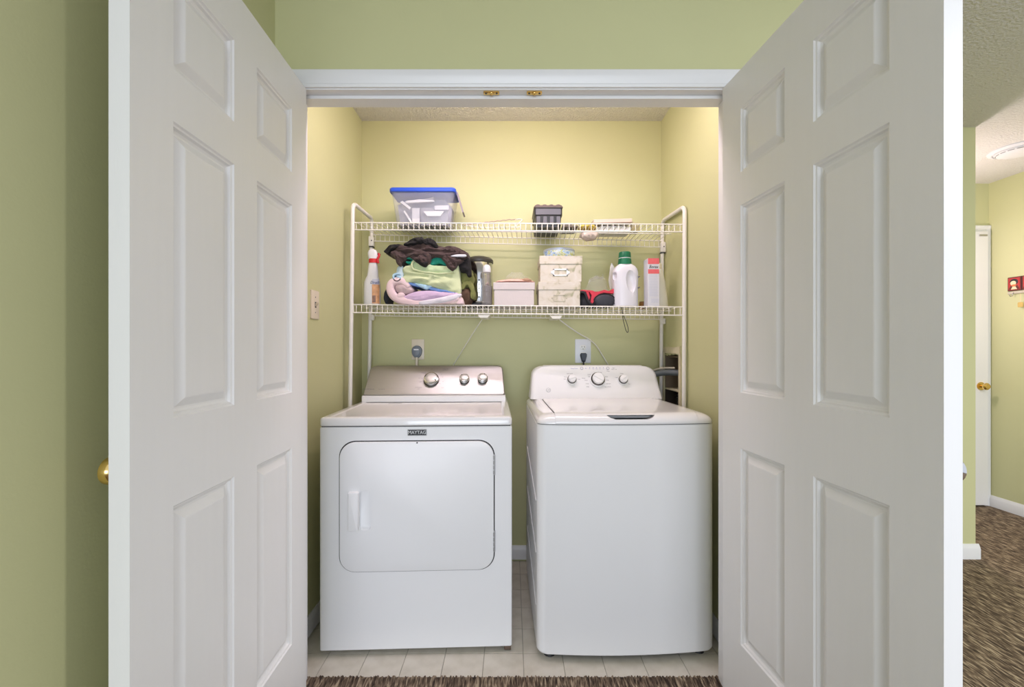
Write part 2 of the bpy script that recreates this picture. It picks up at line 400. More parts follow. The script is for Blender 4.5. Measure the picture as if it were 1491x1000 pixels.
FIXW = mat('fixture_white', (0.78, 0.78, 0.80), 0.4, var=0.03)
t = thing('ceiling_vent', 'white round slotted fixture flush on the hallway ceiling', 'ceiling fixture', (3.115, 2.70, RZ))
b = NB(); lathe(b, [(0.135, 0.0), (0.135, -0.006), (0.122, -0.014), (0.114, -0.015), (0.112, -0.008)], seg=40); obj('rim', b, FIXW, t, 30)
b = NB(); lathe(b, [(0.106, -0.004), (0.104, -0.020), (0.085, -0.030), (0.040, -0.033), (0.005, -0.033)], seg=40); obj('cover', b, FIXW, t, 30)
for k in range(16):
    a = k * math.pi / 8; b = NB()
    r0 = 0.088; da = 0.15
    loft(b, [[(r * math.cos(a + q), r * math.sin(a + q), z) for q in (-da, -da / 3, da / 3, da)] for r, z in ((0.0965, -0.0255), (0.0995, -0.0240))], False, False, False)
    obj('slot', b, GAP, t, recalc=False)

# key rack with red plaques on the hall's right wall
RED = mat('red_gloss', (0.42, 0.025, 0.025), 0.3, var=0.12, vscale=18)
REDDK = mat('dark_red_frame', (0.10, 0.018, 0.012), 0.4, var=0.2, vscale=30)
CREAM = mat('cream_print', (0.80, 0.62, 0.40), 0.5, var=0.1)
ORANGE = mat('orange_print', (0.62, 0.18, 0.06), 0.5, var=0.15)
t = thing('key_rack', 'key rack with red picture plaques and wire hooks on yellow hallway wall', 'key rack', (3.549, 3.01, 1.58))
b = NB(); box(b, -0.012, 0, -0.14, 0.126, -0.022, -0.004, 0.002, 2); obj('rail', b, mat('rack_rail', (0.55, 0.5, 0.4), 0.4, 0.3, var=0.1), t)
for k in range(3):
    y1 = 0.128 - 0.089 * k; y0 = y1 - 0.086; ym = (y0 + y1) / 2
    b = NB(); box(b, -0.010, 0, y0, y1, 0.0, 0.098, 0.002, 1); pq = obj('plaque', b, REDDK, t)
    b = NB(); box(b, -0.0125, -0.009, y0 + 0.007, y1 - 0.007, 0.007, 0.091, 0.001, 1); obj('picture', b, RED, pq)
    fig = lambda pts, m, d, nm: obj(nm, (lambda bb: (loft(bb, [[(-d, ym + u, v) for u, v in pts], [(-0.011, ym + u, v) for u, v in pts]]), bb)[1])(NB()), m, pq)
    ell = lambda cu, cv, ru, rv: [(cu + ru * math.cos(a * math.pi / 9), cv + rv * math.sin(a * math.pi / 9)) for a in range(18)]
    fig([(-0.036, 0.010), (0.034, 0.010), (0.020, 0.036), (0.0, 0.044), (-0.022, 0.036)], REDDK, 0.0130, 'robe')
    fig([(-0.020, 0.010), (0.018, 0.010), (0.008, 0.030), (-0.010, 0.030)], CREAM, 0.0134, 'apron')
    fig(ell(0, 0.062, 0.026, 0.022), BLACK, 0.0130, 'hair'); fig(ell(0.004, 0.054, 0.018, 0.016), CREAM, 0.0135, 'face')
    fig(ell(0, 0.038, 0.016, 0.007), ORANGE, 0.0137, 'scarf')
    b = NB(); tube(b, smooth_path([(-0.012, ym, -0.012), (-0.020, ym, -0.020), (-0.024, ym, -0.034), (-0.036, ym, -0.040), (-0.045, ym, -0.030)], 5), 0.0022, 6); obj('hook', b, STEEL, t, 60)
b = NB(); box(b, -0.006, 0.0, -0.004, 0.014, -0.030, -0.022); 
b.free()
t = thing('key_tag', 'small gold tag hanging on a string from the red key rack', 'key tag', (3.525, 3.045, 1.492))
b = NB(); tube(b, [(0, 0, 0.0), (0.004, 0.004, 0.062)], 0.0012, 5); obj('string', b, CREAM, t)
b = NB(); loft(b, [[(x, u, v) for u, v in rrect(-0.016, 0.016, -0.032, 0.002, 0.006, 4)] for x in (-0.0015, 0.0015)]); obj('tag', b, BRASS, t)

# ------------------------------------------------------------------ wall plates
IVORY = mat('ivory_plate', (0.74, 0.66, 0.52), 0.35, var=0.03)
PLATEW = mat('white_plate', (0.78, 0.80, 0.86), 0.35, var=0.02)
t = thing('light_switch', 'ivory toggle light switch on the left closet wall', 'light switch', (-CXW, 1.842, 1.355), math.pi / 2)
b = NB(); plate_y(b, -0.037, 0.037, -0.060, 0.060, 0.004, 0.0, -0.006, 0.003); obj('plate', b, IVORY, t, 30)
b = NB(); box(b, -0.005, 0.005, -0.0075, -0.004, -0.012, 0.012); obj('toggle_slot', b, GAP, t)
b = NB(); loft(b, [[(-0.004, -0.006, -0.008), (0.004, -0.006, -0.008), (0.004, -0.006, 0.006), (-0.004, -0.006, 0.006)], [(-0.0035, -0.020, 0.004), (0.0035, -0.020, 0.004), (0.0035, -0.020, 0.012), (-0.0035, -0.020, 0.012)]]); obj('toggle', b, IVORY, t)
for z in (-0.032, 0.032):
    b = NB(); lathe(b, [(0.003, 0), (0.002, 0.0012)], (0, -0.006, z), 10, Mk); obj('screw', b, INK, t)
YB = CYB
t = thing('wall_outlet', 'ivory wall outlet covered by the grey dryer plug', 'outlet', (X_(608.7, YB), YB, Z_(508.7, YB)))
b = NB(); plate_y(b, -0.035, 0.035, -0.057, 0.057, 0.004, 0.0, -0.006, 0.003); obj('plate', b, IVORY, t, 30)
t = thing('power_plug', 'round grey dryer plug with flat cord in ivory outlet', 'plug', (X_(607.8, YB), YB - 0.006, Z_(510.5, YB)))
b = NB(); pl = lambda k: [(0.0285 * k * math.cos(a), 0.0285 * k * math.sin(a) + (0.0 if math.sin(a) > 0 else 0.012 * math.sin(a))) for a in [math.pi * 2 * i / 24 for i in range(24)]]
loft(b, [[(u, y, v) for u, v in pl(k)] for k, y in ((1, 0), (1, -0.012), (0.9, -0.018), (0.74, -0.019), (0.70, -0.024), (0.55, -0.026))]); obj('body', b, GREYPL, t, 35)
b = NB(); box(b, -0.013, 0.013, -0.0285, -0.024, 0.003, 0.010, 0.001, 1); obj('grip_band', b, PLATEW, t)
b = NB(); tube(b, smooth_path([(0, -0.012, -0.036), (0, -0.012, -0.055), (0, -0.010, -0.12), (0.01, 0.0, -0.30)], 4), 0.0085, 8); obj('cord', b, IVORY, t, 60, label='flat beige cord')
t = thing('wall_outlet', 'white oversized outlet plate behind the washer with one socket showing', 'outlet', (X_(848.7, YB), YB, Z_(511.0, YB)))
b = NB(); plate_y(b, -0.044, 0.044, -0.066, 0.066, 0.004, 0.0, -0.006, 0.003); obj('plate', b, PLATEW, t, 30)
for z in (0.020, -0.020):
    b = NB(); plate_y(b, -0.017, 0.017, z - 0.0145, z + 0.0145, 0.012, -0.004, -0.0075, 0.001); r = obj('socket', b, mat('socket_white', (0.85, 0.85, 0.85), 0.3), t, 30)
    if z > 0:
        for dx, h in ((-0.0065, 0.008), (0.0065, 0.007)):
            b = NB(); box(b, dx - 0.0013, dx + 0.0013, -0.0079, -0.007, z + 0.003 - h / 2, z + 0.003 + h / 2); obj('slot', b, BLACK, r)
        b = NB(); box(b, -0.002, 0.002, -0.0079, -0.007, z - 0.011, z - 0.006, 0.0005, 1); obj('slot', b, BLACK, r)
t = thing('power_plug', 'black washer plug in the lower socket of the white outlet', 'plug', (X_(849, YB), YB - 0.0075, Z_(517.5, YB)))
b = NB()
loft(b, [[(u * k, y, v * k) for u, v in [(-0.012, 0.014), (0.012, 0.014), (0.018, 0.006), (0.017, -0.004), (0.009, -0.034), (-0.009, -0.034), (-0.017, -0.004), (-0.018, 0.006)]] for k, y in ((1, 0), (1, -0.016), (0.8, -0.024))]); obj('body', b, mat('plug_black', (0.02, 0.028, 0.05), 0.45, var=0.2), t, 25)
b = NB(); tube(b, smooth_path([(0, -0.012, -0.030), (0, -0.012, -0.06), (0.005, -0.008, -0.14), (0.02, 0.0, -0.3)], 4), 0.0045, 8); obj('cord', b, BLACK, t, 60)

# ------------------------------------------------------------------ washer supply box in the right wall
BOXIN = mat('box_inside', (0.17, 0.13, 0.085), 0.7, var=0.25, vscale=30)
PLASTER = mat('torn_plaster', (0.68, 0.62, 0.44), 0.85, var=0.1, vscale=60, bump=0.4, bscale=120)
HOSE = mat('grey_hose', (0.13, 0.15, 0.16), 0.5, var=0.15, vscale=40)
t = thing('supply_box', 'recessed washer supply box with broken plaster edge in right closet wall', 'supply box', (CXW, 2.29, 0.86))
b = NB()
box(b, 0.080, 0.0845, -0.118, 0.083, 0.002, 0.284); obj('back_panel', b, BOXIN, t)
DKBOX = mat('box_dark', (0.035, 0.025, 0.018), 0.8, var=0.4, vscale=60)
b = NB(); box(b, 0.001, 0.084, 0.0800, 0.0845, 0.102, 0.284); box(b, 0.001, 0.084, -0.1195, -0.1165, 0.102, 0.284); box(b, 0.001, 0.084, -0.117, 0.080, 0.268, 0.272); obj('liner', b, BOXIN, t)
b = NB(); box(b, 0.001, 0.084, 0.0800, 0.0845, 0.002, 0.094); box(b, 0.074, 0.0795, -0.117, 0.080, 0.002, 0.094); obj('lower_recess_dark', b, DKBOX, t)  # near-black plates put the recess's darkness below the shelf into colour
b = NB(); box(b, 0.004, 0.084, -0.1185, 0.0835, 0.094, 0.102, 0.001, 1); obj('shelf', b, PLASTER, t, label='pale shelf edge')
b = NB()
for yy, w_, z0, z1 in ((-0.105, 0.03, 0.285, 0.305), (0.10, 0.03, 0.0, 0.29)):
    pass
# raised plaster rim left around the opening
b = NB(); box(b, -0.006, 0.0, 0.086, 0.112, -0.05, 0.292, 0.002, 1); obj('plaster_rim', b, PLASTER, t)
b = NB(); pts = [(-0.135, 0.285), (0.112, 0.291), (0.112, 0.318), (0.03, 0.322), (-0.06, 0.318), (-0.135, 0.322)]
loft(b, [[(x, y, z) for y, z in pts] for x in (-0.006, 0.0)]); obj('plaster_rim', b, PLASTER, t)
b = NB(); box(b, -0.006, 0.0, -0.145, -0.1195, -0.05, 0.286, 0.002, 1); obj('plaster_rim', b, PLASTER, t)
for yy, m_ in ((-0.06, mat('red_handle', (0.30, 0.06, 0.04), 0.4, var=0.2)), (0.03, BLACK)):
    b = NB(); cyl(b, (0.05, yy, 0.004), (0.05, yy, 0.055), 0.010, seg=12); lathe(b, [(0.016, 0), (0.016, 0.008), (0.004, 0.012)], (0.05, yy, 0.058), 12); obj('valve', b, m_, t, 40)
b = NB(); cyl(b, (0.045, -0.012, 0.103), (0.045, -0.012, 0.245), 0.006, 0.004, 10); obj('pipe', b, mat('white_pipe', (0.85, 0.80, 0.68), 0.4), t, 40, label='thin white upright pipe')

# ------------------------------------------------------------------ dryer
dl = (-0.365, 1.686, 0.0); drz = math.atan2(0.029, 0.7325)
dry = thing('dryer', 'white front loading dryer with brushed steel control panel, left appliance', 'dryer', dl, drz)
DM = Matrix.Translation(dl) @ Matrix.Rotation(drz, 4, 'Z'); DI = DM.inverted()
HW = 0.3665
b = NB()
rr = lambda d, z: [(x, y, z) for x, y in inset_rr(-HW, HW, 0.0, 0.70, 0.008, d, 3)]
loft(b, [rr(0.003, 0.020), rr(0, 0.023), rr(0, 0.868), rr(0.003, 0.872)]); cab = obj('cabinet', b, ENAMEL, dry, 30)
b = NB(); box(b, -HW + 0.006, HW - 0.006, 0.006, 0.69, 0.871, 0.878); obj('seam', b, GAP, cab)
b = NB()
rt = lambda d, z, r=0.014: [(x, y, z) for x, y in inset_rr(-HW, HW, -0.003, 0.705, r, d, 4)]
loft(b, [rt(0.002, 0.8765), rt(0, 0.879), rt(0, 0.900), rt(0.003, 0.906), rt(0.009, 0.909), rt(0.030, 0.909), rt(0.036, 0.9045)]); obj('worktop', b, ENAMEL_TOP, dry, 30)
for sx in (-1, 1):
    for sy in (0.05, 0.64):
        b = NB(); cyl(b, (sx * 0.325, sy, 0.0), (sx * 0.325, sy, 0.022), 0.019, 0.014, 12); obj('foot', b, BLACK, dry, 40)
b = NB(); box(b, HW - 0.03, HW - 0.004, 0.004, 0.03, 0.003, 0.020, 0.002, 1); obj('foot_bracket', b, mat('rusty_metal', (0.16, 0.11, 0.08), 0.6, 0.4, var=0.4, vscale=60), dry)
# door
dx0, dx1, dz0, dz1, dr = -0.2885, 0.296, 0.323, 0.816, 0.060
b = NB(); plate_y(b, dx0 - 0.0042, dx1 + 0.0042, dz0 - 0.0042, dz1 + 0.0042, dr + 0.002, 0.002, -0.0006, 0.0002, 10); obj('door_gap', b, GAP, dry, 30)
b = NB(); plate_y(b, dx0, dx1, dz0, dz1, dr, 0.0005, -0.0105, 0.004, 10); ddoor = obj('door', b, ENAMEL, dry, 30)
cb = NB()
loft(cb, [[(x, y, z) for x, z in rrect(-0.212 - k, -0.170 + k * 0.3, 0.482 + k, 0.632 - k * 0.3, 0.0145, 8)] for y, k in ((-0.02, -0.0005), (-0.0105, 0.0005), (-0.003, 0.008), (-0.0015, 0.012))])
boolean(ddoor, cb); shade(ddoor.data, 30)
b = NB(); plate_y(b, -0.2535, -0.2135, 0.482, 0.630, 0.005, -0.009, -0.026, 0.006, 4); obj('handle', b, ENAMEL, ddoor, 30)
for z0, z1 in ((0.685, 0.763), (0.390, 0.470)):
    b = NB(); box(b, dx1 - 0.002, dx1 + 0.006, -0.009, 0.0, z0, z1, 0.001, 1)
    for k in range(4): cyl(b, (dx1 + 0.001, -0.0095, z0 + 0.004 + k * 0.019), (dx1 + 0.001, -0.0095, z0 + 0.018 + k * 0.019), 0.0035, seg=8)
    obj('hinge', b, mat('grey_hinge', (0.45, 0.45, 0.46), 0.4, 0.6, var=0.1), ddoor, 40, label='grey door hinge')
b = NB(); cyl(b, (0.004, -0.0112, 0.8125), (0.004, -0.009, 0.8125), 0.003, seg=8); obj('screw', b, GAP, ddoor)
# badge
bz = 0.8500; bx = (607 - 465.5) / 281 * 0.733 - HW
b = NB(); plate_y(b, bx - 0.0360, bx + 0.0360, bz - 0.0120, bz + 0.0120, 0.001, 0.0, -0.0022, 0.0005, 2); bad = obj('badge', b, BLACK, dry)
b = NB(); plate_y(b, bx - 0.0352, bx + 0.0352, bz - 0.0112, bz + 0.0112, 0.001, -0.002, -0.0024, 0.0001, 2); obj('badge_border', b, SILVER_INK, bad)
b = NB(); plate_y(b, bx - 0.0344, bx + 0.0344, bz - 0.0104, bz + 0.0104, 0.001, -0.0022, -0.0027, 0.0001, 2); obj('badge_field', b, BLACK, bad)
text_obj('lettering', 'MAYTAG', SILVER_INK, bad, T(bx, -0.0029, bz) @ FACE, 0.0185, 0.0003, sx=0.92)
# console
CB0, CB1 = (0.500, 0.940), (0.612, 1.081)      # front line (depth, height) bottom and top of the steel panel
b = NB()
prof = [(0.492, 0.9085), (0.492, 0.934), (0.500, 0.939), (0.688, 0.939), (0.690, 0.9085)]
loft(b, [[(x, y, z) for y, z in prof] for x in (-0.3535, 0.3535)]); obj('console_base', b, WPLASTIC, dry, 30)
def dcons(hw_b, hw_t, off, y_back):
    """console shell: rings of constant height"""
    rings = []
    for t_ in (0.0, 0.06, 0.85, 0.93, 0.98, 1.0):
        y = lerp(CB0[0], CB1[0], t_) + off; z = lerp(CB0[1], CB1[1], t_)
        hw = lerp(hw_b, hw_t, t_) - (0 if t_ < 0.9 else {0.93: 0.004, 0.98: 0.012, 1.0: 0.020}[t_])
        ring = [(-hw, y + 0.006, z), (-hw + 0.008, y, z), (hw - 0.008, y, z), (hw, y + 0.006, z), (hw, y_back, z), (-hw, y_back, z)]
        rings.append(ring)
    return rings
b = NB(); loft(b, dcons(0.351, 0.342, 0.0, 0.688)); obj('console_shell', b, mat('console_rim', (0.30, 0.29, 0.27), 0.35, 0.4, var=0.1), dry, 40)
# steel panel lies on the sloped front
sl = Vector((0, CB1[0] - CB0[0], CB1[1] - CB0[1])); L_ = sl.length; sl.normalize(); nrm = Vector((0, -sl.z, sl.y))
PM = Matrix(((1, 0, 0, 0), (0, sl.y, nrm.y, CB0[0]), (0, sl.z, nrm.z, CB0[1]), (0, 0, 0, 1)))   # x, along slope, outwards
b = NB()
def trap(d, h):
    r0 = []
    w0, w1 = 0.348 - d, 0.340 - d
    z0, z1 = 0.002 + d, L_ - 0.002 - d; r = 0.022
    for sx in (1, -1):
        seq = [(w0 - 0.004, z0), (w0, z0 + 0.006)] + [(w1 - r + r * math.sin(a), z1 - r + r * math.cos(a)) for a in [math.pi / 2 * (1 - k / 6) for k in range(7)]]
        seq = [(sx * x, z) for x, z in seq]
        r0 += seq if sx == 1 else seq[::-1]
    return [PM @ Vector((x, z, h)) for x, z in r0]
loft(b, [trap(0.0, -0.002), trap(0.0, 0.001), trap(0.0015, 0.003), trap(0.004, 0.0036)]); spanel = obj('control_panel', b, STEEL, dry, 30, label='brushed steel control panel')
def on_plane(px, py, M, I):            # pixel -> (x, along slope) of a control panel
    o = I @ Vector((0, 0, CH)); d = (I @ P(px, py, 1.0)) - o
    Mi = M.inverted(); o2 = Mi @ o; d2 = Mi.to_3x3() @ d
    k = (0.0036 - o2.z) / d2.z; q = o2 + d2 * k
    return q.x, q.y
def dial(parent, M, u, v, r, h, m_ring, m_cap, ptr, name='dial', skirt=1.0, lab=None):
    b = NB(); lathe(b, [(r * skirt, 0.003), (r * skirt, 0.006), (r, 0.008), (r, h - 0.003), (r * 0.97, h - 0.001), (r * 0.90, h)], (u, v, 0), 32); 
    for v_ in b.verts: v_.co = M @ v_.co
    o = obj(name, b, m_ring, parent, 30, label=lab)
    b = NB(); lathe(b, [(r * 0.80, h - 0.001), (r * 0.80, h + 0.0015), (r * 0.70, h + 0.0028), (r * 0.3, h + 0.003)], (u, v, 0), 28)
    for v_ in b.verts: v_.co = M @ v_.co
    obj('cap', b, m_cap, o, 30)
    if ptr is not None:
        b = NB(); lathe(b, [(r * 0.11, h), (r * 0.11, h + 0.0034)], (u + r * 0.74 * math.cos(ptr), v + r * 0.74 * math.sin(ptr), 0), 10)
        for v_ in b.verts: v_.co = M @ v_.co
        obj('pointer', b, BLACK, o)
    return o
KCAP = mat('satin_cap', (0.52, 0.50, 0.47), 0.35, 0.6, var=0.03)
DKRING = mat('dark_chrome', (0.13, 0.125, 0.12), 0.2, 1.0, var=0.05)
for (px, py, rp, ang, h) in ((628.4, 550.5, 10.6, -0.55, 0.026), (676.5, 550.5, 6.9, 2.35, 0.030), (703.0, 550.0, 6.9, 1.05, 0.032)):
    u, v = on_plane(px, py + 1.5, PM, DI)
    u -= 0; rr_ = rp / 285
    dial(spanel, PM, u, v - 0.006, rr_, h, CHROME, KCAP, ang)
    b = NB(); lathe(b, [(rr_ * 1.06, 0.003), (rr_ * 1.06, 0.010), (rr_ * 1.02, 0.012)], (u, v - 0.006, 0), 28)
    for v_ in b.verts: v_.co = PM @ v_.co
    obj('dial_skirt', b, DKRING, spanel, 40)
def ptext(s, px, py, size, m=INK, M=PM, I=DI, parent=None, align='CENTER', sx=1.0, h=0.0038):
    u, v = on_plane(px, py, M, I)
    return text_obj('lettering', s, m, parent or spanel, M @ T(u, v, h), size, 0.0001, align, sx=sx)
ptext('CENTENNIAL.', 528, 566.6, 0.0085, INK, align='LEFT', sx=1.15)
ptext('COMMERCIAL', 550.5, 566.6, 0.0055, INK, align='LEFT', sx=1.0); ptext('TECHNOLOGY', 560.5, 566.6, 0.0055, mat('pale_ink', (0.45, 0.40, 0.34), 0.6), align='LEFT', sx=1.0)
for s, px, py in (('OFF', 629, 537.5), ('TIMED DRY', 649, 537.0), ('COTTONS', 648.5, 538.8), ('MORE DRY', 616.5, 543), ('LESS DRY', 612.5, 550.5), ('DRY', 612.5, 556), ('AUTOMATIC', 609.5, 564), ('DRY', 609.5, 566.3), ('30', 640.5, 558.5), ('60', 624.5, 563), ('20', 644.5, 549), ('40', 645, 555.5), ('HEAT', 644.5, 564.5), ('10', 643, 545)):
    ptext(s, px, py, 0.0058 if len(s) > 3 else 0.0066)
for s, px, py in (('TEMP', 676.5, 563.5), ('SIGNAL', 703, 563.5)):
    ptext(s, px, py, 0.0050, mat('pale_ink', (0.45, 0.40, 0.34), 0.6))
b = NB(); u0 = -HW + 0.12
box(b, -0.215, -0.150, 0.455, 0.4605, 0.9046, 0.9050); obj('print_strip', b, INK, dry)

# ------------------------------------------------------------------ washer
wl = (0.4365, 1.640, 0.0); wrz = math.radians(1.7)
was = thing('washer', 'white top loading washer with rounded control console, right appliance', 'washer', wl, wrz)
WM = Matrix.Translation(wl) @ Matrix.Rotation(wrz, 4, 'Z'); WI = WM.inverted()
WH = 0.340
def wplan(d, n=9, back=0.665):
    """plan outline with a bowed front, inset by d"""
    h = WH - d; pts = [(-h, back - d)]
    r = 0.040
    bow = lambda x: 0.016 * (x / 0.30) ** 2
    cy = bow(h - r)
    for k in range(6):
        a = math.pi + (math.pi / 2) * k / 5 * 0.90
        pts.append((-h + r + r * math.cos(a), cy + r + d + r * math.sin(a)))
    for k in range(1, n):
        x = lerp(-h + r, h - r, k / n); pts.append((x, bow(x) + d))
    for k in range(6):
        a = math.pi * 2 - (math.pi / 2) * (1 - k / 5) * 0.90
        pts.append((h - r + r * math.cos(a), cy + r + d + r * math.sin(a)))
    pts.append((h, back - d)); return pts
b = NB(); wr_ = lambda d, z: [(x, y, z) for x, y in wplan(d)]
loft(b, [wr_(0.012, 0.022), wr_(0.004, 0.024), wr_(0.0, 0.032), wr_(0.0, 0.882), wr_(0.003, 0.8855)]); wcab = obj('cabinet', b, ENAMEL, was, 28)
b = NB(); loft(b, [wr_(0.004, 0.885), wr_(0.004, 0.890)]); obj('seam', b, GAP, wcab)
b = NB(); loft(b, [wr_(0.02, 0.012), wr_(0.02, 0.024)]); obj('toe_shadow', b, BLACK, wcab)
for sx in (-1, 1):
    for sy in (0.06, 0.60):
        b = NB(); cyl(b, (sx * 0.29, sy, 0.0), (sx * 0.29, sy, 0.024), 0.022, 0.016, 12); obj('foot', b, BLACK, was, 40)
# pressed ribs on the left side
for z in (0.62, 0.42, 0.22):
    b = NB(); tube(b, [(-WH - 0.0005, 0.06, z - 0.03), (-WH - 0.0005, 0.58, z + 0.06)], 0.003, 6); obj('rib', b, ENAMEL, wcab, 60)
# domed top
b = NB()
rings = [wr_(0.0, 0.8885), wr_(0.0, 0.8915)]
for k in range(1, 8):
    a = math.pi / 2 * k / 7
    rings.append(wr_(0.050 * (1 - math.cos(a)) ** 0.9, 0.8915 + 0.0325 * math.sin(a) ** 0.9))
rings.append(wr_(0.10, 0.9255))
loft(b, rings); tcov = obj('top_cover', b, ENAMEL_TOP, was, 35)
# lid: follows the dome, 2.5 mm proud, narrower
lx = 0.272
def lid_z(y):
    return 0.9268 if y > 0.055 else 0
b = NB()
prof = [(-0.0025, 0.8905), (-0.0030, 0.8950)]
for k in range(1, 9):
    a = math.pi / 2 * k / 8
    prof.append((0.050 * (1 - math.cos(a)) ** 0.9 - 0.003 * math.cos(a), 0.8915 + 0.0358 * math.sin(a) ** 0.9))
prof += [(0.10, 0.9285), (0.505, 0.9290), (0.507, 0.924), (0.48, 0.915), (0.08, 0.905), (0.03, 0.895), (0.012, 0.8905)]
xsl = [-lx, -lx + 0.002] + [lerp(-lx + 0.01, lx - 0.01, k / 14) for k in range(15)] + [lx - 0.002, lx]
loft(b, [[(x, y + 0.016 * (x / 0.30) ** 2 * max(0, 1 - y / 0.12), z - (0.0015 if abs(x) > lx - 0.001 else 0)) for y, z in prof] for x in xsl])
lid = obj('lid', b, ENAMEL_TOP, was, 32)
lr0, lr1 = -0.078, 0.106
def pull_cut():
    cb = NB()
    loft(cb, [[(lr0, y, 0.9205), (lr1, y, 0.9205), (lr1 - 0.012, y, 0.9120), (lr1 - 0.030, y, 0.9065), (lr0 + 0.030, y, 0.9065), (lr0 + 0.012, y, 0.9120)] for y in (-0.03, 0.040)])
    return cb
boolean(tcov, pull_cut()); shade(tcov.data, 35)
boolean(lid, pull_cut()); shade(lid.data, 32)
b = NB(); box(b, lr0 + 0.004, lr1 - 0.004, 0.037, 0.041, 0.9156, 0.9212); obj('handle_slot_shade', b, BLACK, lid, label='painted shade in the finger slot of the lid')  # black strip stands in for the shade of the undercut
b = NB(); box(b, -0.2735, -0.2715, 0.06, 0.50, 0.9230, 0.9272); obj('lid_seam', b, GAP, lid)
# console
CW0, CW1 = (0.520, 0.9235), (0.600, 1.083)
b = NB(); rings = []
def chw(z):
    if z < 1.035: return lerp(0.330, 0.318, (z - 0.92) / 0.115)
    t_ = (z - 1.035) / 0.048; return 0.318 - 0.062 * (1 - math.sqrt(max(0, 1 - t_ * t_)))
zs_ = [0.9235, 0.93, 0.96, 1.0, 1.035, 1.05, 1.062, 1.071, 1.077, 1.081, 1.083]
for z in zs_:
    t_ = (z - CW0[1]) / (CW1[1] - CW0[1]); y = lerp(CW0[0], CW1[0], t_); h = chw(z); r = 0.022
    ring = []
    for sx in (-1, 1):
        arc = [(sx * (h - r + r * math.sin(a)), y + r - r * math.cos(a), z) for a in [math.pi / 2 * k / 5 for k in range(6)]]
        ring += arc[::-1] if sx == -1 else arc
    ring += [(h, 0.655, z), (-h, 0.655, z)]
    rings.append(ring)
t2 = CW1[0]
hh = chw(1.083)
rings.append([(x * 0.985, min(y + 0.010, 0.65), 1.0865) for x, y, z in rings[-1]])
loft(b, rings); wcon = obj('console', b, WPLASTIC, was, 40)
sl2 = Vector((0, CW1[0] - CW0[0], CW1[1] - CW0[1])); sl2.normalize(); n2 = Vector((0, -sl2.z, sl2.y))
QM = Matrix(((1, 0, 0, 0), (0, sl2.y, n2.y, CW0[0]), (0, sl2.z, n2.z, CW0[1]), (0, 0, 0, 1)))
def qplace(bm):
    for v_ in bm.verts: v_.co = QM @ v_.co
    return bm
OM = Matrix.Translation((0, 0, 0.0036))
def wdial(px, py, rp, ang):
    u, v = on_plane(px, py, QM @ Matrix.Translation((0, 0, -0.0036)), WI); r = rp / 283
    b = NB(); lathe(b, [(r * 1.18, 0.0), (r * 1.16, 0.007), (r * 1.05, 0.009)], (u, v - 0.003, 0), 28); base = obj('dial_base', qplace(b), WPLASTIC, wcon, 30)
    b = NB(); lathe(b, [(r * 1.03, 0.008), (r * 1.02, 0.014), (r * 0.96, 0.016)], (u, v - 0.002, 0), 28); obj('dial_ring', qplace(b), DKRING, base, 30)
    b = NB(); lathe(b, [(r * 0.88, 0.014), (r * 0.85, 0.026), (r * 0.76, 0.029), (r * 0.3, 0.030)], (u, v - 0.002, 0), 28); cp = obj('dial_cap', qplace(b), WPLASTIC, base, 30)
    b = NB(); box(b, -r * 0.80, r * 0.80, -r * 0.16, r * 0.16, 0.027, 0.033, 0.001, 1)
    for v_ in b.verts: v_.co = Matrix.Translation((u, v - 0.002, 0)) @ Matrix.Rotation(ang, 4, 'Z') @ v_.co
    obj('grip', qplace(b), WPLASTIC, cp)
wdial(832.2, 552.6, 6.3, 0.3); wdial(870.0, 552.3, 9.6, 2.6); wdial(906.6, 553.0, 6.3, 0.6)
QT = QM @ Matrix.Translation((0, 0, -0.0036))
def wtext(s, px, py, size, m=INK, align='CENTER', sx=1.0): 
    u, v = on_plane(px, py, QT, WI)
    return text_obj('lettering', s, m, wcon, QM @ T(u, v, 0.0003), size, 0.0001, align, sx=sx)
for s, px, py, m_ in (('Soil Level', 829.5, 543.8, INK), ('Temp', 905, 543.7, INK), ('Deep Rinse', 836.0, 536.3, INKBLUE), ('On', 853, 536.4, INKBLUE), ('Start', 893.5, 535.6, INK), ('Hold 3 sec', 894, 537.4, INK), ('Pause', 885.5, 540.2, INK),
                      ('Off', 866, 542.8, INK), ('Normal', 873.6, 542.2, INK), ('Colors', 857.8, 545.3, INK), ('Whites', 849.6, 550.6, INK), ('Light', 858, 548.3, INK), ('Heavy', 853.5, 553.4, INK), ('Casual', 855, 558.6, INK), ('Bulky', 856, 563, INK),
                      ('Rinse', 883, 548.4, INK), ('Drain', 884.5, 553.2, INK), ('Delicates', 886, 558.6, INK), ('Speed Wash', 885, 563, INK), ('Warm', 823.6, 548.8, INK), ('Light', 822.5, 551.8, INK), ('Heavy', 842.8, 552, INK), ('Cold', 897.5, 549.5, INK), ('Hot', 916, 559, INK)):
    wtext(s, px, py, 0.0078 if m_ is INKBLUE or s in ('Soil Level', 'Temp') else 0.0062, m_)
for px in (847, 885):
    u, v = on_plane(px, 536.2, QT, WI)
    b = NB(); lathe(b, [(0.0085, 0), (0.0085, 0.0012), (0.0068, 0.0016)], (u, v, 0), 20); bt = obj('button', qplace(b), mat('grey_button', (0.50, 0.50, 0.56), 0.4, var=0.05), wcon, 30)
    b = NB(); lathe(b, [(0.0050, 0.0010), (0.0045, 0.0024)], (u, v, 0), 16); obj('button_cap', qplace(b), WPLASTIC, bt, 30)
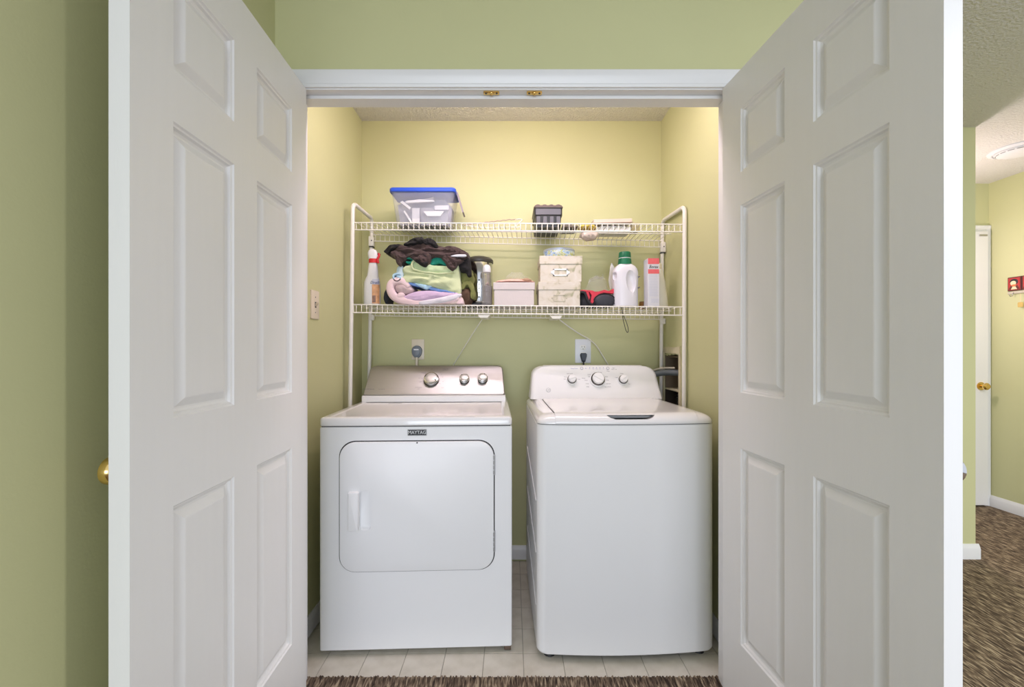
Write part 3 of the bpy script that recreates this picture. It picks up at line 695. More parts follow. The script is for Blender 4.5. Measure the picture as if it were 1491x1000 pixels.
for s, px in (('Fill', 858.5), ('Wash', 863.7), ('Rinse', 868.5), ('Spin', 873.5), ('Lid', 878.7)):
    wtext(s, px, 537.0, 0.0048, INKBLUE)
    u, v = on_plane(px, 535.2, QT, WI); b = NB(); lathe(b, [(0.0020, 0), (0.0014, 0.0008)], (u, v, 0), 10); obj('indicator', qplace(b), INKBLUE, wcon)
# round emblem with monogram
u, v = on_plane(798.6, 567.8, QT, WI); GREYINK = mat('emblem_grey', (0.42, 0.42, 0.44), 0.35, 0.3, var=0.05)
b = NB(); lathe(b, [(0.0115, 0), (0.0115, 0.0010), (0.0108, 0.0014)], (u, v, 0), 24); em = obj('emblem', qplace(b), GREYINK, wcon, 30)
b = NB(); lathe(b, [(0.0098, 0.0012), (0.0096, 0.0017)], (u, v, 0), 24); obj('emblem_field', qplace(b), WPLASTIC, em, 30)
text_obj('monogram', 'GE', GREYINK, em, QM @ T(u, v, 0.0019), 0.012, 0.0001, shear=0.2)
# drain hose from the washer into the supply box
t = thing('drain_hose', 'thick grey drain hose curving from washer into the supply box', 'hose', (0.76, 2.20, 0.90))
b = NB(); A = Vector((0.76, 2.20, 0.90))
hp = smooth_path([Vector(q) - A for q in ((0.700, 2.345, 0.90), (0.715, 2.345, 0.985), (0.745, 2.330, 1.030), (0.790, 2.310, 1.045), (0.835, 2.275, 1.048), (0.870, 2.245, 1.040), (0.885, 2.225, 0.99), (0.888, 2.22, 0.968))], 6)
tube(b, hp, 0.0165, 12); obj('hose', b, HOSE, t, 60)
b = NB(); tube(b, [p + Vector((0, -0.004, 0.024)) for p in hp[10:26]], 0.005, 8); obj('cord', b, mat('pale_hose', (0.55, 0.5, 0.4), 0.5), t, 60, label='thin pale cord along the hose')

# ------------------------------------------------------------------ wire shelving unit
def zt(x): return lerp(1.788, 1.755, (x + 0.785) / 1.597)      # deck of the upper shelf
def zl(x): return lerp(1.387, 1.367, (x + 0.785) / 1.597)      # deck of the lower shelf
FLx, FRx, RLx, RRx, FLy, FRy, RY = -0.780, 0.812, -0.754, 0.813, 2.15, 2.065, 2.37
unit = thing('shelving_unit', 'white tubular shelving unit with two wire shelves standing over both machines', 'shelf', (0.0, 2.25, 0.0))
UO = Vector((0.0, 2.25, 0.0))
U = lambda x, y, z: Vector((x, y, z)) - UO
def end_frame(xf0, xf1, yf, xr0, xr1, yr, ztop, ztop_r):
    """tube up the front post, over the top and down the rear post"""
    pts = [U(xf0, yf, 0.0), U(lerp(xf0, xf1, 0.5), yf, ztop * 0.5), U(xf1, yf, ztop - 0.035)]
    for k in range(1, 6):
        a = math.pi / 2 * k / 6; pts.append(U(xf1, yf + 0.035 * (1 - math.cos(a)), ztop - 0.035 + 0.035 * math.sin(a)))
    pts.append(U(lerp(xf1, xr1, 0.12), yf + 0.035, ztop)); pts.append(U(lerp(xf1, xr1, 0.88), yr - 0.03, ztop_r))
    for k in range(1, 6):
        a = math.pi / 2 * k / 6; pts.append(U(xr1, yr - 0.03 + 0.03 * math.sin(a), ztop_r - 0.03 * (1 - math.cos(a))))
    pts += [U(xr1, yr, ztop_r - 0.035), U(lerp(xr0, xr1, 0.5), yr, ztop * 0.5), U(xr0, yr, 0.0)]
    b = NB(); tube(b, pts, 0.0100, 12); return obj('end_frame', b, POST, unit, 60)
fl = end_frame(-0.803, -0.777, FLy, -0.785, -0.754, RY, 1.884, 1.874)
fr = end_frame(0.806, 0.813, FRy, 0.796, 0.813, RY, 1.842, 1.858)
for f, x, s in ((fl, RLx, -1), (fr, RRx, 1)):
    b = NB(); box(b, x - 0.0135, x + 0.0135, RY - UO.y - 0.016, RY - UO.y + 0.010, zt(x) - 0.065, zt(x) - 0.012, 0.003, 2)
    cn = obj('connector', b, POST, f, 30)
    b = NB(); lathe(b, [(0.0035, 0), (0.003, 0.0015)], (x + 0.003, RY - UO.y - 0.016, zt(x) - 0.036), 10, Mk); obj('screw', b, GAP, cn)
    b = NB(); box(b, x - 0.0115, x + 0.0115, RY - UO.y - 0.0125, RY - UO.y + 0.0115, zt(x) - 0.071, zt(x) - 0.0665); obj('gasket', b, GAP, f, label='dark joint of the post')
    b = NB(); box(b, x - 0.013, x + 0.013, RY - UO.y - 0.013, RY - UO.y + 0.011, zl(x) - 0.062, zl(x) - 0.032, 0.003, 2); obj('collar', b, POST, f, 30)
def wire_shelf(zf, lip, n):
    root = D.objects.new('shelf', None); C.objects.link(root); root.parent = unit; root.empty_display_size = 0.05
    fp = lambda t, dz: U(lerp(FLx + 0.008, FRx - 0.008, t), lerp(FLy, FRy, t), zf(lerp(FLx, FRx, t)) + dz)
    rp = lambda t, dz: U(lerp(RLx + 0.01, RRx - 0.01, t), RY - 0.008, zf(lerp(RLx, RRx, t)) + dz - 0.004)
    for nm, fn, dz, r in (('front_rail', fp, 0, 0.0030), ('front_rail', fp, -lip, 0.0034), ('rear_rail', rp, 0, 0.0028), ('rear_rail', rp, -0.034, 0.0028)):
        b = NB(); tube(b, [fn(k / 4, dz) for k in range(5)], r, 8); obj(nm, b, WIRE, root, 60)
    b = NB(); tube(b, [fp(k / 4, -0.004) * 0.5 + rp(k / 4, -0.004) * 0.5 for k in range(5)], 0.0026, 8); obj('cross_rail', b, WIRE, root, 60)
    b = NB()
    for k in range(n):
        t = (k + 0.5) / n
        a = fp(t, 0.0015)
        tube(b, [rp(t, -0.034), rp(t, -0.002), rp(t, 0.0015) + Vector((0, -0.004, 0)), a + Vector((0, 0.006, 0)), a + Vector((0, -0.001, -0.004)), fp(t, -lip) + Vector((0, -0.002, 0))], 0.0017, 5)
    obj('deck_wires', b, WIRE, root, 60, kind='stuff')
    for t in (0.0, 1.0):
        b = NB(); q = fp(t, 0); s = -1 if t == 0 else 1
        box(b, min(q.x, q.x + s * 0.012), max(q.x, q.x + s * 0.012), q.y - 0.006, q.y + 0.008, q.z - lip - 0.003, q.z + 0.003, 0.002, 1); obj('end_clip', b, WIRE, root)
    return root
sh_top = wire_shelf(zt, 0.035, 61); sh_low = wire_shelf(zl, 0.039, 61)
# braces below the lower shelf
for pxc, pts in ((705, [(704, 462, 2.31), (690, 483, 2.34), (675, 507, 2.38), (659, 533, 2.41), (654, 542, 2.415)]), (809, [(812, 463, 2.31), (826, 474, 2.33), (843, 485.5, 2.36), (858, 494, 2.385), (868, 503, 2.40), (877, 517, 2.41), (886, 532, 2.415), (891, 541, 2.42)])):
    x = X_(pxc, 2.20); z = zl(x)
    b = NB(); loft(b, [[(x + u - UO.x, y - UO.y, z + v) for u, v in [(-0.030, -0.040), (0.030, -0.040), (0.020, -0.054), (-0.020, -0.054)]] for y in (2.17, 2.31)]); obj('brace_clip', b, WIRE, sh_low)
    b = NB(); tube(b, smooth_path([P(a, c, y) - UO for a, c, y in pts], 5), 0.0030 if pxc == 809 else 0.0020, 8)
    obj('brace', b, POST, sh_low, 60, label='thin white wire brace')
bpy.context.view_layer.update()

# ------------------------------------------------------------------ soft goods helpers
def fbm(p, s, o=3):
    v = 0; a = 1.0
    for k in range(o):
        v += a * noise.noise(p * s); s *= 2.03; a *= 0.5
    return v
def folded(path, th, y0, y1, seg=26, amp=0.004, nscale=14, round_=None, taper=None):
    """cloth strip: a polyline in x/z with thickness, run through the depth with rounded long edges"""
    pts = smooth_path([(x, 0, z) for x, z in path], 6)
    n = len(pts); R = []
    round_ = th * 0.35 if round_ is None else round_
    ts = []
    for i, p in enumerate(pts):
        t = (pts[min(i + 1, n - 1)] - pts[max(i - 1, 0)]).normalized(); ts.append(Vector((-t.z, 0, t.x)))
    bm = NB()
    ydist = [(y0 + round_ * (1 - math.cos(a)), 1 - 0.0) for a in ()]
    prof = []
    for k in range(5):
        a = math.pi / 2 * k / 4; prof.append((y0 + round_ * (1 - math.sin(a)), 1 - (1 - math.cos(math.pi / 2 - a)) * 0.75))
    prof = [(y0, 0.45), (y0 + 0.12 * round_, 0.70), (y0 + 0.4 * round_, 0.88), (y0 + round_, 1.0)] + [(lerp(y0 + round_, y1 - round_, k / 6), 1.0) for k in range(1, 6)] + [(y1 - round_, 1.0), (y1 - 0.3 * round_, 0.85), (y1, 0.5)]
    rings = []
    for y, sc in prof:
        up = []; dn = []
        for i, (p, nn) in enumerate(zip(pts, ts)):
            e = 1.0
            d = min(i, n - 1 - i)
            if d < 4: e = (0.35, 0.72, 0.90, 0.98)[d]
            h = th / 2 * sc * e * (taper(i / (n - 1)) if taper else 1)
            q = Vector((p.x, y, p.z))
            o1 = fbm(q + Vector((3, 0, 0)), nscale) * amp; o2 = fbm(q + Vector((9, 5, 0)), nscale) * amp
            up.append(q + nn * (h + o1)); dn.append(q - nn * (h + o2))
        rings.append(up + dn[::-1])
    loft(bm, rings)
    return bm
def slab(pts, y0, y1, bulge=0.02, amp=0.004, ns=18, ridge=0.0, seed=0.0, xz=0.0, sub=5, aniso=(1, 1)):
    """soft cushion of cloth: smooth outline in x/z, domed wrinkled front, rounded back"""
    n = len(pts); P3 = [Vector((x, 0, z)) for x, z in pts]; out = []
    for i in range(n):
        p0, p1, p2, p3 = P3[i - 1], P3[i], P3[(i + 1) % n], P3[(i + 2) % n]
        for k in range(sub):
            t = k / sub
            out.append(0.5 * ((2 * p1) + (p2 - p0) * t + (2 * p0 - 5 * p1 + 4 * p2 - p3) * t * t + (3 * p1 - p0 - 3 * p2 + p3) * t ** 3))
    c = sum(out, Vector()) / len(out); bm = NB(); rings = []
    prof = [(0.93, y1), (0.985, y1 - 0.01), (1.0, lerp(y0, y1, 0.6)), (1.0, y0 + bulge)] + [(math.cos(a), y0 + bulge * (1 - math.sin(a) ** 0.8)) for a in [math.pi / 2 * j / 16 for j in range(1, 16)]]
    off = Vector((seed, seed * 0.7, -seed))
    for k, y in prof:
        rg = []
        for p in out:
            q = c + (p - c) * k; w_ = Vector((q.x * aniso[0], y * 0.6, q.z * aniso[1])) + off
            d = fbm(w_, ns) * amp
            if ridge: d += ridge * (1 - 2.2 * abs(noise.noise(w_ * ns * 1.3 + Vector((0, 3, 0))))) + 0.45 * ridge * (1 - 2.2 * abs(noise.noise(w_ * ns * 3.0)))
            e = xz * (1 if k > 0.5 else 0)
            rg.append(Vector((q.x + e * noise.noise(w_ * ns * 1.9), y - d, q.z + e * noise.noise(w_ * ns * 1.9 + Vector((7, 1, 2))))))
        rings.append(rg)
    loft(bm, rings); return bm
def on_deck(bm, t):
    for v in bm.verts:
        wy = v.co.y + t.location.y; wx = v.co.x + t.location.x
        fy = lerp(FLy, FRy, (wx - FLx) / (FRx - FLx)) - 0.017
        zmin = zl(wx) + 0.0064 - t.location.z
        if wy > fy: v.co.z = max(v.co.z, zmin + 0.002 * (v.co.z - zmin))
        else: v.co.z = max(v.co.z, zmin - 1.2 * (fy - wy))
    return bm
def blob(c, r, e=2.4, sub=5, amp=0.01, ns=12, ridge=0.0, seed=0.0, flat=None, warp=None):
    bm = NB(); bmesh.ops.create_icosphere(bm, subdivisions=sub, radius=1)
    off = Vector((seed, seed * 1.7, seed * 0.3)); c = Vector(c)
    for v in bm.verts:
        d = v.co.normalized(); q = (abs(d.x) ** e + abs(d.y) ** e + abs(d.z) ** e) ** (-1 / e)
        p = Vector((d.x * q * r[0], d.y * q * r[1], d.z * q * r[2]))
        if warp: p = warp(p)
        k = fbm(p + off, ns) * amp
        if ridge: k += ridge * (abs(noise.noise((p + off * 2) * ns * 1.4)) * -2 + 0.6) + ridge * 0.5 * (abs(noise.noise((p - off) * ns * 3.1)) * -2 + 0.6)
        p = p + d * k
        if flat is not None and p.z < flat: p.z = flat + (p.z - flat) * 0.08
        v.co = p + c
    return bm
def put(name, label, cat, px, Y, deck, group=None, rotz=0.0, lift=0.0036, half=0.03):
    x = X_(px, Y); z = deck(x) + lift + half * (0.0207 if deck is zt else 0.0126)
    return thing(name, label, cat, (x, Y, z), rotz, group), x, z, F / Y

# ------------------------------------------------------------------ upper shelf
# clear tub with blue lid
BLUE = mat('blue_lid', (0.02, 0.085, 0.62), 0.35, var=0.08)
def glassy(name, col, a, rough=0.15):
    m = mat(name, col, rough, alpha=a, var=0.03); return m
CLEAR = glassy('clear_plastic', (0.70, 0.72, 0.82), 0.16, 0.15)
FILM = glassy('clear_film', (0.85, 0.86, 0.84), 0.13, 0.12)
PALE = mat('pale_items', (0.78, 0.78, 0.80), 0.5, var=0.05)
GREYI = mat('grey_items', (0.30, 0.30, 0.34), 0.6, var=0.2, vscale=25)
t, x, z, s = put('storage_tub', 'clear plastic storage tub with blue lid on upper shelf', 'storage tub', 615, 2.185, zt, half=0.16)
hw, ht, dp = 48.5 / s, 51.5 / s, 0.165
def tubring(k, zz, y0=0.0, y1=None): 
    w_ = lerp(39.5 / s, hw - 0.008, k); g = lerp(0.010, 0.0, k); y1 = dp
    return [(u, y0 + g + 0.08 + (v), zz) for u, v in [(u, v + dp / 2 - 0.08) for u, v in rrect(-w_, w_, -dp / 2 + g, dp / 2 - g, 0.018, 5)]]
b = NB(); loft(b, [tubring(k, lerp(0.001, ht - 0.006, k)) for k in (0, 0.04, 0.55, 0.56, 1.0)] , True, False)
loft(b, [tubring(k, lerp(0.004, ht - 0.006, k)) for k in (0.02, 1.0)], True, False)
obj('tub', b, CLEAR, t, 30, recalc=False)
lidr = lambda d, zz: [(u, v + dp / 2, zz) for u, v in inset_rr(-hw, hw, -dp / 2 - 0.008, dp / 2 + 0.008, 0.022, d, 5)]
b = NB(); loft(b, [lidr(0.002, ht - 0.012), lidr(0, ht - 0.008), lidr(0, ht + 0.004), lidr(0.004, ht + 0.008), lidr(0.014, ht + 0.009), lidr(0.018, ht + 0.004)]); obj('lid', b, BLUE, t, 30)
b = NB(); A = Vector((hw + 0.001, dp * 0.25, ht)); 
loft(b, [[A + Vector((u, v, 0)) for u, v in ((-0.004, 0), (0.004, 0), (0.004, 0.09), (-0.004, 0.09))], [A + Vector((0.030 + u, v, -0.10)) for u, v in ((-0.004, 0.004), (0.004, 0.004), (0.004, 0.086), (-0.004, 0.086))]])
obj('latch', b, mat('grey_blue_latch', (0.30, 0.25, 0.30), 0.4), t, label='grey latch hanging open')
for pts, m_ in (([(-0.115, 0.118), (-0.102, 0.124), (-0.060, 0.090), (-0.066, 0.080)], PALE), ([(-0.090, 0.122), (-0.02, 0.132), (0.055, 0.126), (0.055, 0.121), (-0.085, 0.114)], PALE), ([(-0.03, 0.132), (0.048, 0.150), (0.050, 0.128), (-0.028, 0.126)], GREYI),
                ([(-0.098, 0.072), (-0.092, 0.077), (-0.056, 0.020), (-0.062, 0.014)], PALE), ([(-0.054, 0.088), (-0.018, 0.088), (-0.018, 0.012), (-0.054, 0.012)], mat('grey_pale', (0.6, 0.6, 0.64), 0.5)), ([(0.002, 0.072), (0.104, 0.072), (0.086, 0.048), (0.020, 0.048)], PALE),
                ([(0.058, 0.100), (0.128, 0.102), (0.128, 0.080), (0.058, 0.080)], mat('grey_pale', (0.6, 0.6, 0.64), 0.5)), ([(-0.12, 0.078), (-0.10, 0.085), (-0.055, 0.010), (-0.115, 0.006)], GREYI), ([(-0.012, 0.095), (0.125, 0.09), (0.120, 0.006), (-0.012, 0.006)], GREYI)):
    b = NB(); d0 = 0.016 if m_ is not GREYI else 0.034
    loft(b, [[(u, y, v) for u, v in pts] for y in (d0, d0 + 0.012)]); obj('content', b, m_, t)
b = NB(); loft(b, [[(u, y, v) for u, v in [(-0.126, 0.006), (0.130, 0.006), (0.138, 0.105), (0.10, 0.150), (0.02, 0.142), (-0.09, 0.148), (-0.142, 0.12)]] for y in (0.075, 0.140)]); obj('content', b, mat('grey_contents', (0.36, 0.36, 0.42), 0.6, var=0.25, vscale=30), t)
# wavy hanger
t, x, z, s = put('hanger', 'white wavy clothes hanger lying on upper shelf beside the dark box', 'hanger', 722, 2.24, zt)
b = NB(); pts = []
for k in range(31):
    px = 676 + 76 * k / 30; py = lerp(327.5, 319.5, min(1, k / 26)) + 0.55 * math.sin(k * 1.9)
    pts.append(P(px, py, 2.24) - Vector(t.location))
tube(b, pts, 0.0028, 6); obj('arm', b, mat('hanger_arm_shade', (0.46, 0.34, 0.27), 0.4, var=0.08, vscale=40), t, 60)  # brown colour paints the shadow line along the white arm
b = NB(); tube(b, smooth_path([P(a, c, 2.24) - Vector(t.location) for a, c in ((750, 320), (757, 319), (760, 320.5), (755, 325), (751, 329), (752, 331), (757, 330))], 5), 0.0026, 6); obj('hook', b, WIRE, t, 60)
b = NB(); tube(b, smooth_path([P(a, c, 2.24 + 0.001 * i) - Vector(t.location) for i, (a, c) in enumerate(((676, 327.5), (700, 331.0), (730, 330.8), (752, 330.5)))], 4), 0.0024, 6); obj('lower_bar', b, WIRE, t, 60)
# dark knobbed box
CHAR = mat('charcoal_plastic', (0.030, 0.030, 0.033), 0.4, var=0.12, vscale=30)
GREYB = mat('mid_grey_plastic', (0.13, 0.13, 0.155), 0.4, var=0.08)
t, x, z, s = put('storage_box', 'charcoal plastic box with four-knobbed brownish lid on upper shelf', 'box', 798.5, 2.17, zt, half=0.075)
w0, w1 = 18.0 / s, 20.5 / s; h = 33.0 / s
b = NB(); rg = lambda w_, d, zz: [(u, v + 0.10, zz) for u, v in rrect(-w_, w_, -0.10 + d, 0.10 - d, 0.010, 4)]
loft(b, [rg(w0, 0.006, -0.001), rg(w0 + 0.001, 0.005, 0.006), rg(lerp(w0, w1, 0.45), 0.003, h * 0.50), rg(w1, 0.0, h * 0.52), rg(w1, 0.0, h * 0.84)]); bx_ = obj('body', b, CHAR, t, 30)
b = NB(); loft(b, [[(u, y, v) for u, v in rrect(-w1 + 0.008, w1 - 0.008, h * 0.54, h * 0.78, 0.004, 3)] for y in (-0.002, 0.004)]); obj('band', b, GREYB, bx_, label='grey front band')
for k in range(4):
    b = NB(); xc = lerp(-w1 + 0.020, w1 - 0.020, k / 3)
    loft(b, [[(u, y, v) for u, v in rrect(xc - 0.009, xc + 0.009, h * 0.10, h * 0.46, 0.003, 3)] for y in (-0.001, 0.012)]); obj('slot_window', b, GREYB, bx_)
b = NB(); loft(b, [rg(w1 + 0.002, -0.003, h * 0.84), rg(w1 + 0.003, -0.004, h * 0.88), rg(w1 - 0.002, 0.0, h * 0.955), rg(w1 - 0.010, 0.008, h * 0.965)]); LIDM = mat('taupe_lid', (0.13, 0.10, 0.09), 0.4, var=0.15); ld = obj('lid', b, LIDM, t, 30)
for k in range(4):
    for j in range(3):
        b = NB(); xc = lerp(-w1 + 0.019, w1 - 0.019, k / 3); lathe(b, [(0.0155, 0), (0.0145, 0.005), (0.010, 0.009), (0.003, 0.010)], (xc, 0.025 + j * 0.06, h * 0.955), 14); obj('lid_knob', b, LIDM, ld, 50)
# small things right of it
t, x, z, s = put('tray', 'flat dark scuffed tray beside the charcoal box on upper shelf', 'tray', 829, 2.20, zt)
b = NB(); box(b, -0.038, 0.040, -0.03, 0.10, 0.0, 0.012, 0.004, 2); obj('base', b, mat('dark_mottle', (0.12, 0.10, 0.07), 0.6, var=0.8, vscale=90), t)
b = NB(); box(b, -0.034, 0.012, -0.025, 0.06, 0.012, 0.024, 0.003, 1); obj('pad', b, mat('grey_mottle', (0.42, 0.38, 0.34), 0.6, var=0.6, vscale=110), t)
LACE = mat('pinkish_white_cloth', (0.80, 0.68, 0.62), 0.85, var=0.2, vscale=60)
YEL = mat('yellow_cloth', (0.66, 0.50, 0.10), 0.85, var=0.25, vscale=60)
t, x, z, s = put('cloth_bundle', 'crumpled pale bundle sagging through upper shelf wires', 'cloth', 859, 2.20, zt)
b = blob((0.002, 0.03, -0.022), (0.046, 0.045, 0.024), 2.0, 4, 0.006, 40, 0.004, 3.0); obj('bundle', b, LACE, t, 80)
b = blob((-0.012, 0.02, 0.012), (0.045, 0.05, 0.011), 2.0, 4, 0.006, 40, 0.003, 5.0); obj('yellow_fold', b, YEL, t, 80, label='yellow cloth fold')
t, x, z, s = put('flat_box', 'flat white box tilted on the right of upper shelf', 'box', 893, 2.22, zt)
t.location.z += 0.042; t.rotation_euler = (0, math.radians(-1.6), 0)
b = NB(); box(b, -0.100, 0.096, 0.0, 0.11, 0.0, 0.020, 0.002, 1); obj('carton', b, mat('cream_card', (0.66, 0.58, 0.50), 0.6, var=0.04), t)
b = NB(); box(b, -0.106, 0.10, -0.004, 0.0, -0.004, 0.0015, 0.0006, 1); obj('edge', b, mat('brown_edge', (0.34, 0.25, 0.19), 0.6), t)
t, x, z, s = put('light_bulb_carton', 'small olive block on the right end of the white flat box', 'carton', 926, 2.215, zt)
t.name = 'carton'
b = NB(); box(b, -0.019, 0.019, 0.0, 0.06, 0.0, 0.040, 0.002, 1); obj('body', b, mat('olive_card', (0.34, 0.30, 0.15), 0.6, var=0.15), t)
b = NB(); box(b, -0.0195, 0.0195, -0.0006, 0.0606, 0.026, 0.045, 0.002, 1); obj('flap', b, mat('olive_card_light', (0.46, 0.42, 0.25), 0.6, var=0.1), t)
t, x, z, s = put('paper_stack', 'white papers under the tilted flat box on upper shelf', 'paper', 897, 2.24, zt, half=0.10)
b = NB(); box(b, -0.10, 0.075, 0.0, 0.10, 0.0, 0.026, 0.001, 1); obj('sheets', b, PALE, t)
b = NB(); box(b, -0.08, 0.05, 0.01, 0.09, 0.026, 0.034, 0.001, 1); obj('top_sheets', b, PALE, t)

# ------------------------------------------------------------------ lower shelf
# spray bottle
BOTW = mat('bottle_white', (0.72, 0.72, 0.74), 0.28, var=0.015)
REDP = mat('red_plastic', (0.60, 0.02, 0.03), 0.35, var=0.1)
t, x, z, s = put('spray_bottle', 'white trigger spray bottle with red collar at left end of lower shelf', 'spray bottle', 542, 2.20, zl)
def ell_loft(bm, rows, n=20, e=2.6, y0=0.0):
    rings = []
    for zz, hx_, hy_, cx in rows:
        rg_ = []
        for k in range(n):
            a = 2 * math.pi * k / n; ca, sa = math.cos(a), math.sin(a)
            rg_.append((cx + hx_ * math.copysign(abs(ca) ** (2 / e), ca), y0 + hy_ * math.copysign(abs(sa) ** (2 / e), sa), zz))
        rings.append(rg_)
    loft(bm, rings)
q = 1 / s
b = NB(); ell_loft(b, [(0.001, 11.3 * q, 0.024, 0.0), (0.008, 12 * q, 0.027, 0), (20 * q, 11.8 * q, 0.027, 0), (33 * q, 11.2 * q, 0.026, 0.0), (38 * q, 9.6 * q, 0.024, 0.4 * q), (42 * q, 8.0 * q, 0.021, 0.9 * q), (50 * q, 7.2 * q, 0.018, 1.2 * q), (57 * q, 6.4 * q, 0.016, 1.2 * q), (61 * q, 5.6 * q, 0.014, 1.2 * q)]); bot = obj('bottle', b, BOTW, t, 40)
b = NB(); ell_loft(b, [(61 * q, 6.2 * q, 0.017, 1.5 * q), (67 * q, 6.2 * q, 0.017, 1.5 * q)], 20, 2.4); col_ = obj('collar', b, REDP, t, 40)
b = NB(); ell_loft(b, [(66.5 * q, 6.4 * q, 0.016, 1.2 * q), (71 * q, 7.2 * q, 0.016, 1.2 * q), (76 * q, 7.0 * q, 0.015, 0.6 * q), (79.5 * q, 5.4 * q, 0.012, 0.6 * q), (81 * q, 3.0 * q, 0.008, 0.2 * q)], 20, 2.6); hd = obj('spray_head', b, BOTW, t, 40)
b = NB(); tube(b, smooth_path([(9.5 * q, -0.004, 75 * q), (10.5 * q, -0.006, 71 * q), (8.5 * q, -0.008, 66 * q), (9.6 * q, -0.008, 60.5 * q)], 5), 0.0058, 8); obj('trigger', b, REDP, hd, 50)
b = NB(); cyl(b, (8.2 * q, 0, 74.5 * q), (11.5 * q, 0, 73 * q), 0.006, 0.005, 10); obj('nozzle', b, mat('dark_red_plastic', (0.28, 0.02, 0.02), 0.4), hd)
# label wraps the right half of the front
def wrap_label(nm, zz0, zz1, u0, u1, hx_, hy_, m_, parent, e=2.6, off=0.0006, n=8):
    bm = NB(); rows = []
    for zz in (zz0, (zz0 + zz1) / 2, zz1):
        r = []
        for k in range(n + 1):
            u = lerp(u0, u1, k / n); xx = min(abs(u), 0.999)
            yy = -(hy_ + off) * (1 - xx ** e) ** (1 / e)
            r.append((u * (hx_ + off), yy, zz))
        rows.append(r)
    loft(bm, rows, False, False, closed=False); return obj(nm, bm, m_, parent, 60, recalc=False)
wrap_label('label', 1.5 * q, 29 * q, 0.18, 0.96, 12 * q, 0.0275, mat('orange_label', (0.62, 0.33, 0.16), 0.45, var=0.5, vscale=60), bot)
wrap_label('label', 29 * q, 37 * q, 0.22, 0.94, 11.8 * q, 0.0275, mat('lilac_label', (0.55, 0.56, 0.66), 0.45, var=0.1), bot)
wrap_label('label', 3 * q, 13 * q, 0.22, 0.60, 12 * q, 0.0278, mat('brown_label', (0.22, 0.12, 0.08), 0.45, var=0.7, vscale=90), bot)
text_obj('lettering', 'Dreft', mat('navy_ink', (0.05, 0.06, 0.20), 0.5), bot, T(5.9 * q, -0.0275, 31.5 * q) @ FACE @ Matrix.Rotation(0.25, 4, 'Y'), 0.020, 0.0003, shear=0.3)

# laundry pile
PINK = mat('pink_towel', (0.76, 0.58, 0.61), 0.9, var=0.10, vscale=9, bump=0.5, bscale=260, sheen=0.3)
LILAC = mat('lilac_towel', (0.60, 0.44, 0.62), 0.9, var=0.12, vscale=9, bump=0.5, bscale=260, sheen=0.3)
PGREEN = mat('pale_green_towel', (0.60, 0.66, 0.40), 0.9, var=0.12, vscale=10, bump=0.5, bscale=260, sheen=0.3)
LBLUE = mat('light_blue_towel', (0.40, 0.60, 0.78), 0.9, var=0.35, vscale=45, bump=0.5, bscale=240)
MBLUE = mat('blue_fringe', (0.14, 0.26, 0.58), 0.9, var=0.4, vscale=60, bump=0.4, bscale=200)
SHIRT = mat('dark_brown_knit', (0.060, 0.036, 0.034), 0.92, var=0.45, vscale=14, bump=0.5, bscale=200, sheen=0.1)
SHBLK = mat('black_knit', (0.010, 0.009, 0.010), 0.92, var=0.3, vscale=20, bump=0.4, bscale=200)
TEAL = mat('teal_cloth', (0.01, 0.24, 0.17), 0.85, var=0.3, vscale=40, bump=0.4, bscale=200)
NAVY = mat('navy_cloth', (0.014, 0.018, 0.028), 0.9, var=0.4, vscale=40, bump=0.4, bscale=200)
PLAID = mat('pale_plaid', (0.62, 0.50, 0.48), 0.9, var=0.35, vscale=70, bump=0.4, bscale=200)
OLIVE = mat('olive_plush', (0.20, 0.21, 0.07), 0.95, var=0.4, vscale=40, bump=0.8, bscale=160)
BROWN = mat('brown_plush', (0.09, 0.05, 0.03), 0.95, var=0.4, vscale=40, bump=0.8, bscale=160)
YP = 2.112; SP = F / YP
def pile(name, label, cat, px, py):
    x = X_(px, YP); z = Z_(py, YP); t = thing(name, label, cat, (x, YP, z)); return t
def pth(pts, t, Y=YP): return [((X_(a, Y) - t.location.x), (Z_(c, Y) - t.location.z)) for a, c in pts]
t = pile('folded_cloth', 'dark navy cloth tucked upright left of the pink towel', 'cloth', 562, 445)
b = folded(pth([(557, 440), (557, 425), (562, 416), (570, 407)], t), 0.022, 0.06, 0.17, amp=0.003, nscale=30); obj('cloth', b, NAVY, t, 80)
t = pile('folded_towel', 'pink folded bath towel curling at left, lowest in the laundry pile', 'towel', 615, 446)
b = folded(pth([(668, 432.5), (648, 438), (620, 441), (592, 439.5), (574, 432), (567, 421), (570, 411.5), (580, 408), (590, 411.5), (595, 418)], t), 0.042, 0.0, 0.17, amp=0.004, nscale=18, round_=0.022, taper=lambda k: 1.0 - 0.35 * max(0, k - 0.55)); on_deck(b, t); tw = obj('towel', b, PINK, t, 80)
b = slab(pth([(574, 417), (579, 411), (588, 409.5), (597, 415), (602, 422), (596, 426.5), (586, 427.5), (577, 425)], t), 0.004, 0.16, 0.02, 0.003, 26, 0.002); on_deck(b, t); obj('inner_roll', b, mat('grey_pink_towel', (0.58, 0.44, 0.45), 0.9, var=0.1, vscale=12, bump=0.5, bscale=260), t, 80, label='greyish pink inner roll')
b = slab(pth([(576, 430.5), (580, 426.5), (586, 426), (589, 430), (584, 434), (578, 434)], t), -0.002, 0.05, 0.008, 0.001, 30); on_deck(b, t); obj('curl', b, PINK, t, 80)
b = slab(pth([(586, 433), (598, 426), (618, 422.5), (645, 424), (668, 425.5), (668, 430), (640, 433.5), (612, 438), (592, 438.5)], t), -0.003, 0.15, 0.018, 0.003, 20, 0.002); on_deck(b, t); obj('inner_fold', b, LILAC, t, 80, label='lilac inner fold')
